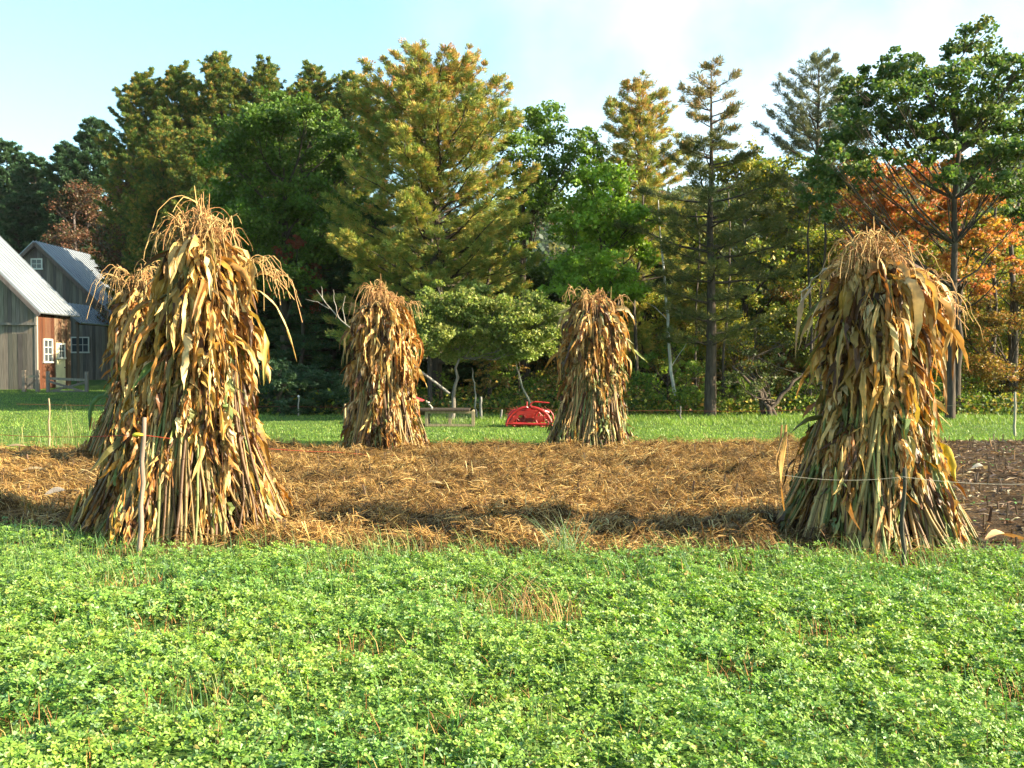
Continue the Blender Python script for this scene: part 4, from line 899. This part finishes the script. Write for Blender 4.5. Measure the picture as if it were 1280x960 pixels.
mb = MB(); boards(mb, (xR, ym), (xR, yB), .05, lambda x, y: eave - .12, (1, 0), [(.16, .10, .06), (.20, .13, .08), (.12, .06, .035)], rb, .2); T(mb, 'side_boards', M_wood)
mb = MB(); mb.box((xR - .06, yF - .045, 0), (xR + .05, yF + .06, eave - .15), (.36, .3, .25)); T(mb, 'corner_board', M_wood)
dy = yF + (yB - yF) * .66
mb = MB(); mb.box((xR + .035, dy - .48, .15), (xR + .075, dy + .48, 2.35), (.74, .68, .42)); dr = T(mb, 'door', M_paint)
mb = MB(); mb.box((xR + .08, dy + .34, 1.1), (xR + .13, dy + .4, 1.16), (.1, .1, .1)); mb.build('handle', M_wire, dr)
window(bn, dy, 1.95, .62, .62, 'side', xR + .05, 2, 2)
window(bn, yF + 1.05, 1.95, .8, 1.0, 'side', xR, 3, 2)
mb = MB(); roof_slab(mb, xC, ridge, xR + .32, eave - .32, yF - .35, yB + .35); roof_slab(mb, xC, ridge, xC - half - .45, eave - .45, yF - .35, yB + .35, .07, (.33, .36, .39)); rf = T(mb, 'roof', M_metal_roof)
mb = MB()
mb.bar((xC, yF - .38, ridge - .10), (xR + .32, yF - .38, eave - .42), .03, .18, (.16, .13, .12)); mb.bar((xC, yF - .38, ridge - .10), (xC - half - .45, yF - .38, eave - .55), .03, .18, (.16, .13, .12)); mb.build('barge_board', M_wood, rf)
tag(bn, 'weathered grey barn with cream door and reddish side wall, cut by the left frame edge', 'barn')
# far barn
yF, yB = 59.0, 66.0; xC = X(48, yF); half = 4.15; ev_h = Z(396, yF); pitch = (Z(303, yF) - ev_h) / (half + .4); ridge = Z(303, yF); xR = xC + half
b2 = empty('barn', (0, 0, 0)); T = lambda mb, n, m: mb.build(n, m, b2)
gab = lambda x, y: ridge - abs(x - xC) * pitch - .14
mb = MB(); boards(mb, (xC - half, yF), (xR, yF), 0, gab, (0, -1), [(.17, .145, .12), (.22, .185, .15), (.13, .11, .095)], rb); T(mb, 'gable_boards', M_wood)
mb = MB(); et = ridge - half * pitch - .2; mb.box((xC - half, yF + .002, 0), (xR, yB, et), (.1, .09, .08))
V = [(xC-half,yF+.002,et),(xR,yF+.002,et),(xC,yF+.002,ridge-.22),(xC-half,yB,et),(xR,yB,et),(xC,yB,ridge-.22)]
mb.add(V, [(0,1,2,0),(3,5,4,3)], (.1,.09,.08)); T(mb, 'wall', M_wood)
mb = MB(); boards(mb, (xR + .002, yF + .03), (xR + .002, yB), .05, lambda x, y: et, (1, 0), GREY, rb, .2); T(mb, 'side_boards', M_wood)
mb = MB()
for sgn in (1, -1): roof_slab(mb, xC, ridge, xC + sgn * (half + .45), ridge - (half + .45) * pitch, yF - .3, yB + .3, .07, (.30, .33, .37))
rf = T(mb, 'roof', M_metal_roof)
mb = MB()
for sgn in (1, -1): mb.bar((xC, yF - .33, ridge - .09), (xC + sgn * (half + .45), yF - .33, ridge - .09 - (half + .45) * pitch), .03, .2, (.17, .12, .1))
mb.build('barge_board', M_wood, rf)
window(b2, X(48, yF), Z(330, yF), .55, .5, 'front', yF, 2, 2)
window(b2, X(101, yF), Z(431, yF), .95, .8, 'front', yF, 2, 3)
tag(b2, 'second weathered barn with steep metal roof, standing behind the near barn', 'barn')
# low lean-to roof between the barns
e = empty('lean_to', (X(92, 54.5), 54.5, 0)); ox = e.location.x
mb = MB(); x0, z0 = X(84, 54.5) - ox, Z(380, 54.5); x1, z1 = X(116, 54.5) - ox, Z(406, 54.5); roof_slab(mb, x0, z0, x1, z1, -1.5, 2.8); mb.build('roof', M_metal_roof, e)
mb = MB()
for yy in (-1.2, 2.6): mb.box((x1 - .35, yy, 0), (x1 - .25, yy + .1, z1 + .05), (.2, .15, .11))
mb.box((x1 - .36, -1.3, z1 - .02), (x1 - .24, 2.7, z1 + .1), (.25, .13, .08)); mb.build('frame', M_wood, e)
tag(e, 'small low metal lean-to roof between the two barns', 'lean-to')
# gate with crossed braces
d = 44; gx = X(60, d); e = empty('farm_gate', (gx, d, 0)); w = X(106, d) - gx
mb = MB(); mb.bar((0, 0, Z(473, d)), (w, 0, Z(475, d)), .05, .11, (.3, .26, .2)); mb.bar((0, .06, .1), (w, .06, Z(478, d)), .05, .09, (.22, .19, .15)); mb.bar((0, -.06, Z(476, d)), (w, -.06, .1), .05, .09, (.24, .2, .16)); mb.bar((0, 0, .12), (w, 0, .12), .05, .09, (.2, .18, .15)); mb.build('rails', M_wood, e)
for xx in (-.06, w + .02):
    mb = MB(); mb.box((xx, -.07, 0), (xx + .12, .07, 1.0), (.26, .22, .18)); mb.build('post', M_wood, e)
tag(e, 'low wooden gate with crossed braces in front of the barns', 'gate')
d = 44.5; gx = X(30, d); e = empty('rail_fence', (gx, d, 0)); w = X(47, d) - gx
mb = MB(); mb.bar((0, 0, .75), (w, 0, .8), .05, .1, (.4, .32, .22)); mb.bar((0, 0, .2), (w, .05, .7), .04, .07, (.3, .2, .14)); mb.build('rails', M_wood, e)
for xx in (0, w): mb = MB(); mb.box((xx - .07, -.07, 0), (xx + .07, .07, 1.05), (.28, .22, .17)); mb.build('post', M_wood, e)
tag(e, 'short piece of rough rail fence at the near barn corner, left of the gate', 'fence')

# ------------------------------------------------------------------ posts and fence wires
def post(px, py_top, d, r0, col, label, lean=0., cap=None, py_bot=None):
    x = X(px, d); h = Z(py_top, d); e = empty('fence_post', (x, d, 0)); m = 8; t = np.linspace(0, 1, m); r = np.random.default_rng(int(px))
    P = np.stack([lean * t + r.normal(0, .006, m) * (t > 0), 0 * t, -.1 + (h + .1) * t], 1)
    mb = MB(); mb.tubes(P, r0 * (1.1 - .25 * t), 8, col); mb.build('post', M_wood, e, True)
    mb = MB(); mb.tubes(np.array([P[-1] - [0, 0, .002], P[-1] + [0, 0, .004]]), np.array([r0 * .85, .001]), 8, np.array(col) * 1.15); mb.build('cut_end', M_wood, e)
    if cap == 'yellow':
        zi = Z(543, d); m2 = MB(); m2.tubes(np.array([(-.06, -.02, zi - .004), (-.04, -.02, zi), (-.01, -.02, zi), (.02, -.02, zi - .002)]) + [P[5][0], 0, 0], np.array([.008, .016, .014, .006]), 7, (.75, .6, .05)); m2.build('insulator', M_paint, e, True)
    if cap == 'white':
        m2 = MB(); m2.tubes(np.array([(lean, 0, h - .03), (lean, 0, h + .01), (lean, 0, h + .03)]), np.array([r0 * 1.5, r0 * 1.5, .002]), 8, (.75, .75, .7)); m2.build('cap', M_paint, e, True)
    tag(e, label, 'post'); return e
post(172, 522, 7.6, .020, (.30, .21, .16), 'slim peeled stick post with yellow insulator in front of the left foreground shock', .045, 'yellow')
post(1130, 585, 7.1, .016, (.08, .07, .05), 'short dark post holding the white wire in front of the right shock', .01)
post(61, 498, 17.5, .016, (.4, .3, .18), 'thin pale post in the meadow left of the half hidden shock')
post(373, 495, 27, .018, (.4, .38, .33), 'thin post with white tip in front of the hedge', 0, 'white')
post(431, 505, 19.5, .028, (.42, .3, .16), 'short tan post touching the left side of the left centre shock')
post(601, 496, 25.4, .035, (.24, .23, .20), 'pale grey post just right of the wire cage hutch')
post(625, 512, 25.3, .03, (.17, .16, .14), 'leaning grey post left of the red hay rake', .05)
post(851, 508, 25.4, .02, (.16, .15, .13), 'thin grey post in front of the birch')
post(1269, 490, 20.0, .026, (.42, .38, .28), 'thin pale post on the meadow near the right frame edge')
def wire(pts, r, col, label, sag=.03):
    P = np.array([(X(a, dd), dd, Z(b, dd)) for a, b, dd in pts]); out = []
    for i in range(len(P) - 1):
        t = np.linspace(0, 1, 14)[: None if i == len(P) - 2 else -1, None]; q = P[i] * (1 - t) + P[i+1] * t; q[:, 2] -= (sag * 4 * t * (1 - t))[:, 0]; out.append(q)
    P = np.concatenate(out); o0 = P[0].copy(); mb = MB(); mb.tubes(P - o0, np.full(len(P), r), 4, col); o = mb.build('fence_wire', M_wire); o.location = o0
    tag(o, label, 'wire'); return o
wire([(-40, 540, 8.3), (172, 543, 7.58), (420, 565, 14.2), (540, 568, 16.0)], .0022, (.35, .04, .02), 'red electric wire running past the stick post to the left centre shock')
wire([(982, 594, 7.1), (1130, 596, 7.08), (1330, 603, 7.2)], .0014, (.36, .33, .27), 'pale twine stretched in front of the right shock')
wire([(20, 505, 27), (373, 508, 27), (601, 510, 25.5), (851, 513, 25.5), (1010, 512, 25)], .0035, (.25, .06, .03), 'thin red wire along the far side of the meadow')
wire([(1010, 512, 25), (1269, 503, 20), (1330, 494, 19)], .003, (.5, .4, .2), 'thin tan wire at the wood edge on the right')
# dry leaf hanging on the twine left of the right shock
e = empty('hanging_leaf', (X(983, 7.15), 7.15, Z(545, 7.15)))
r1 = np.random.default_rng(9); m = 12; t = np.linspace(0, 1, m)
for nm, dx, L_, w_, col in [('leaf', 0, .52, .028, (.5, .27, .08)), ('leaf', -.03, .40, .018, (.36, .2, .07))]:
    P = np.stack([dx - .03 * np.sin(t * 3), .02 * t, -.02 - L_ * t + .10 * (t < .05)], 1)[None]
    wv = np.stack([np.cos(t * 2.0), np.sin(t * 2.0), 0 * t], 1)[None] * (w_ * np.sin(np.pi * np.clip(t * .93 + .05, 0, 1)) ** .7 + .001)[None, :, None]
    mb = MB(); mb.ribbons(P, wv, np.roll(wv, 1, 2) * .4, np.tile(np.array(col), (1, m, 1))); mb.build(nm, M_corn, e, True)
mb = MB(); mb.tubes(np.array([(-.06, 0, -.12), (-.03, 0, -.02), (.005, 0, .03), (.02, .01, -.3)]), np.array([.003, .003, .003, .002]), 4, (.12, .08, .05)); mb.build('stem', M_stalk, e)
tag(e, 'rusty dry corn leaf hanging on the twine left of the right shock', 'corn leaf')
# loose corn leaves on the ground
def loose(px, py, d, L, w, col, rz, label):
    x = X(px, d); z = float(fz(np.array(x), np.array(d))) + .05; m = 9; t = np.linspace(0, 1, m); r = np.random.default_rng(int(px))
    P = np.stack([(t - .5) * L, .05 * np.sin(t * 4 + px), .03 * np.sin(t * 5)], 1)[None]; wv = np.stack([0 * t, np.ones(m), .3 * np.sin(t * 6)], 1)[None] * (w * np.sin(np.pi * np.clip(t * .9 + .06, 0, 1)) ** .6)[None, :, None]
    mb = MB(); mb.ribbons(P, wv, np.array([0, 0, 1.]) * np.abs(wv[..., 1:2]) * .5, np.tile(np.array(col), (1, m, 1)))
    o = mb.build('corn_leaf', M_corn, None, True); o.location = (x, d, z); o.rotation_euler.z = rz; tag(o, label, 'corn leaf')
loose(50, 598, 12.6, .55, .05, (.36, .28, .17), .2, 'pale dry corn leaf lying on the straw left of the shocks')
loose(78, 640, 10.2, .4, .06, (.25, .22, .19), 1.2, 'grey dry corn leaf lying in the shadow beside the left foreground shock')
loose(28, 566, 15.9, .6, .05, (.38, .28, .15), .1, 'tan corn leaf at the far edge of the straw by the left frame side')
loose(1262, 688, 7.95, .45, .045, (.6, .38, .18), .2, 'orange tan corn leaf lying at the clover edge near the right frame side')
loose(1228, 592, 13.0, .3, .05, (.5, .45, .36), .5, 'whitish corn leaf lying on the bare soil right of the right shock')
loose(550, 618, 11.2, .4, .04, (.45, .33, .16), -.3, 'pale corn leaf lying on the straw in the middle of the field')

# ------------------------------------------------------------------ wire cage hutch, red roofed box, hay rake
d = 22.3; xl, xr = X(531, d), X(592, d); zt = Z(514, d); e = empty('wire_cage_hutch', (xl, d, 0)); w = xr - xl; CR = (.34, .27, .16)
mb = MB(); s = .048; zb = .02
for xx in (0, w / 2 - s * .4, w - s):
    mb.box((xx, 0, zb), (xx + s * 1.4, s, zt)); 
mb.c = [np.tile(np.array(CR), (len(v), 1)) for v in mb.v]
mb.box((s * 1.4 + .002, .002, zt - s), (w - s - .002, s - .002, zt - .002), CR); mb.box((s * 1.4 + .002, .002, zb), (w - s - .002, s - .002, zb + s), CR)
for yy in (.75,):
    for xx in (0, w - s): mb.box((xx, yy, zb), (xx + s, yy + s, zt), CR)
mb.box((w - s, s, zb), (w - .004, .75, zb + s), CR); mb.box((w - s, s, zt - s), (w - .004, .75, zt - .003), CR); mb.build('frame', M_wood, e)
mb = MB()
for xx in np.arange(.05, w, .035): mb.tubes(np.array([(xx, .017, zb + s), (xx, .017, zt - s)]), np.full(2, .0012), 3, (.35, .33, .3), cap=False)
for zz in np.arange(zb + s + .02, zt - s, .035): mb.tubes(np.array([(.04, .018, zz), (w - .04, .018, zz)]), np.full(2, .0012), 3, (.35, .33, .3), cap=False)
mb.build('wire_mesh', M_wire, e)
mb = MB(); mb.box((-.95, -.05, zt + .001), (w - .1, .8, zt + .04), (.055, .04, .028)); mb.build('top_board', M_wood, e)
mb = MB(); 
for xx, yy in ((-.9, 0), (-.9, .7), (-.45, 0)): mb.box((xx, yy, 0), (xx + .06, yy + .06, zt), (.16, .13, .1))
mb.box((-.88, .3, zt - .1), (-.02, .34, zt - .002), (.15, .12, .09)); mb.build('legs', M_wood, e)
tag(e, 'low hutch with cream framed wire cage between the two centre shocks', 'hutch')
bent_trunk('prop_stick', [(541, 512, 22.35), (537, 505, 22.35), (533, 501, 22.35)], (.02, .018, .016), (.6, .55, .45), 'pale stick leaning on top of the hutch', 'stick')
d = 23.6; e = empty('small_hen_house', (X(503, d), d, 0)); zt = Z(500, d)
mb = MB(); mb.box((-.36, -.25, .35), (.36, .3, zt), (.5, .45, .38)); mb.build('box', M_wood, e)
mb = MB()
for xx in (-.33, .27):
    for yy in (-.22, .22): mb.box((xx, yy, 0), (xx + .06, yy + .06, .35), (.2, .17, .14))
mb.build('legs', M_wood, e)
mb = MB(); V = [(-.5,-.36,zt-.02),(.5,-.36,zt-.02),(.5,.42,zt-.02),(-.5,.42,zt-.02),(0,-.36,zt+.18),(0,.42,zt+.18)]
mb.add(V, [(0,4,5,3),(4,1,2,5),(0,1,4,0),(3,5,2,3),(0,3,2,1)], (.5, .07, .07)); mb.build('roof', M_red, e)
tag(e, 'small red roofed hen house peeking out behind the left centre shock', 'hen house')
# hay rake
d = 22.6; e = empty('hay_rake', (X(662, d), d, 0)); RD = (.36, .014, .010)
def arc(cx, cz, rx, rz, a0, a1, y, m=18): a = np.linspace(math.radians(a0), math.radians(a1), m); return np.stack([cx + rx * np.cos(a), np.full(m, y), cz + rz * np.sin(a)], 1)
mb = MB()
for y_, sc in ((-.28, 1.0), (.25, .92)):
    mb.tubes(arc(-.02, .03, .50 * sc, .42 * sc, 0, 180, y_), np.full(18, .034), 7, RD)
mb.tubes(np.array([(-.55, -.28, .08), (.5, -.28, .06)]), np.full(2, .036), 7, RD); mb.tubes(np.array([(-.5, .25, .1), (.48, .25, .1)]), np.full(2, .02), 6, RD)
mb.tubes(np.array([(-.5, -.25, .1), (-.2, 0, .35), (.1, 0, .42), (.45, .2, .3)]), np.full(4, .035), 7, RD)
mb.tubes(np.array([(-.02, -.28, .45), (-.02, .25, .41)]), np.full(2, .02), 6, RD)
mb.box((-.26, -.31, .27), (.02, -.27, .36), RD); mb.box((-.34, -.1, .1), (.34, .12, .20), RD); mb.box((-.1, -.06, .2), (.2, .1, .38), RD); mb.box((.12, -.31, .16), (.3, -.29, .25), RD); mb.bar((-.44, -.3, .08), (-.26, -.3, .3), .02, .07, RD); mb.bar((-.3, -.3, .3), (.1, -.3, .36), .03, .06, RD)
mb.build('frame', M_red, e, False)
for cx, cz, rr_, y_ in ((-.30, .20, .19, -.12), (.33, .2, .2, -.18), (.05, .2, .2, .1)):
    w_ = MB(); w_.tubes(arc(cx, cz, rr_, rr_, 0, 360, y_, 25), np.full(25, .022), 6, RD)
    for k in range(8): a = k * math.pi / 4; w_.tubes(np.array([(cx, y_, cz), (cx + rr_ * math.cos(a), y_, cz + rr_ * math.sin(a))]), np.full(2, .013), 4, RD)
    ww = w_.build('rake_wheel', M_red, e); t_ = MB()
    for k in range(20): a = k * math.pi / 10; t_.tubes(np.array([(cx + rr_ * math.cos(a), y_, cz + rr_ * math.sin(a)), (cx + (rr_ + .07) * math.cos(a + .3), y_ - .02, max(.01, cz + (rr_ + .07) * math.sin(a + .3)))]), np.full(2, .004), 3, (.45, .1, .05), cap=False)
    t_.build('tines', M_red, ww)
mb = MB(); mb.tubes(np.array([(.0, 0, .42), (.03, 0, .52), (.12, 0, .56), (.45, .05, .53)]), np.full(4, .017), 6, RD); mb.tubes(np.array([(-.06, 0, .42), (-.06, 0, .56)]), np.full(2, .02), 6, RD); mb.build('hitch_bar', M_red, e)
tag(e, 'red painted hay rake parked on the grass left of the right centre shock', 'hay rake')

hm_ = bpy.data.materials.new('haze_air'); hm_.use_nodes = True; nt = hm_.node_tree
for n_ in list(nt.nodes): nt.nodes.remove(n_)
o_ = nt.nodes.new('ShaderNodeOutputMaterial'); pv = nt.nodes.new('ShaderNodeVolumePrincipled')
pv.inputs['Color'].default_value = (.95, .97, 1, 1); pv.inputs['Density'].default_value = .00008; pv.inputs['Anisotropy'].default_value = .0
nt.links.new(pv.outputs[0], o_.inputs['Volume'])
mb = MB(); mb.box((-625, -625, -6), (625, 625, 112)); hz = mb.build('haze', hm_); tag(hz, 'thin pale air between the camera and the far hill', 'haze', kind='stuff')
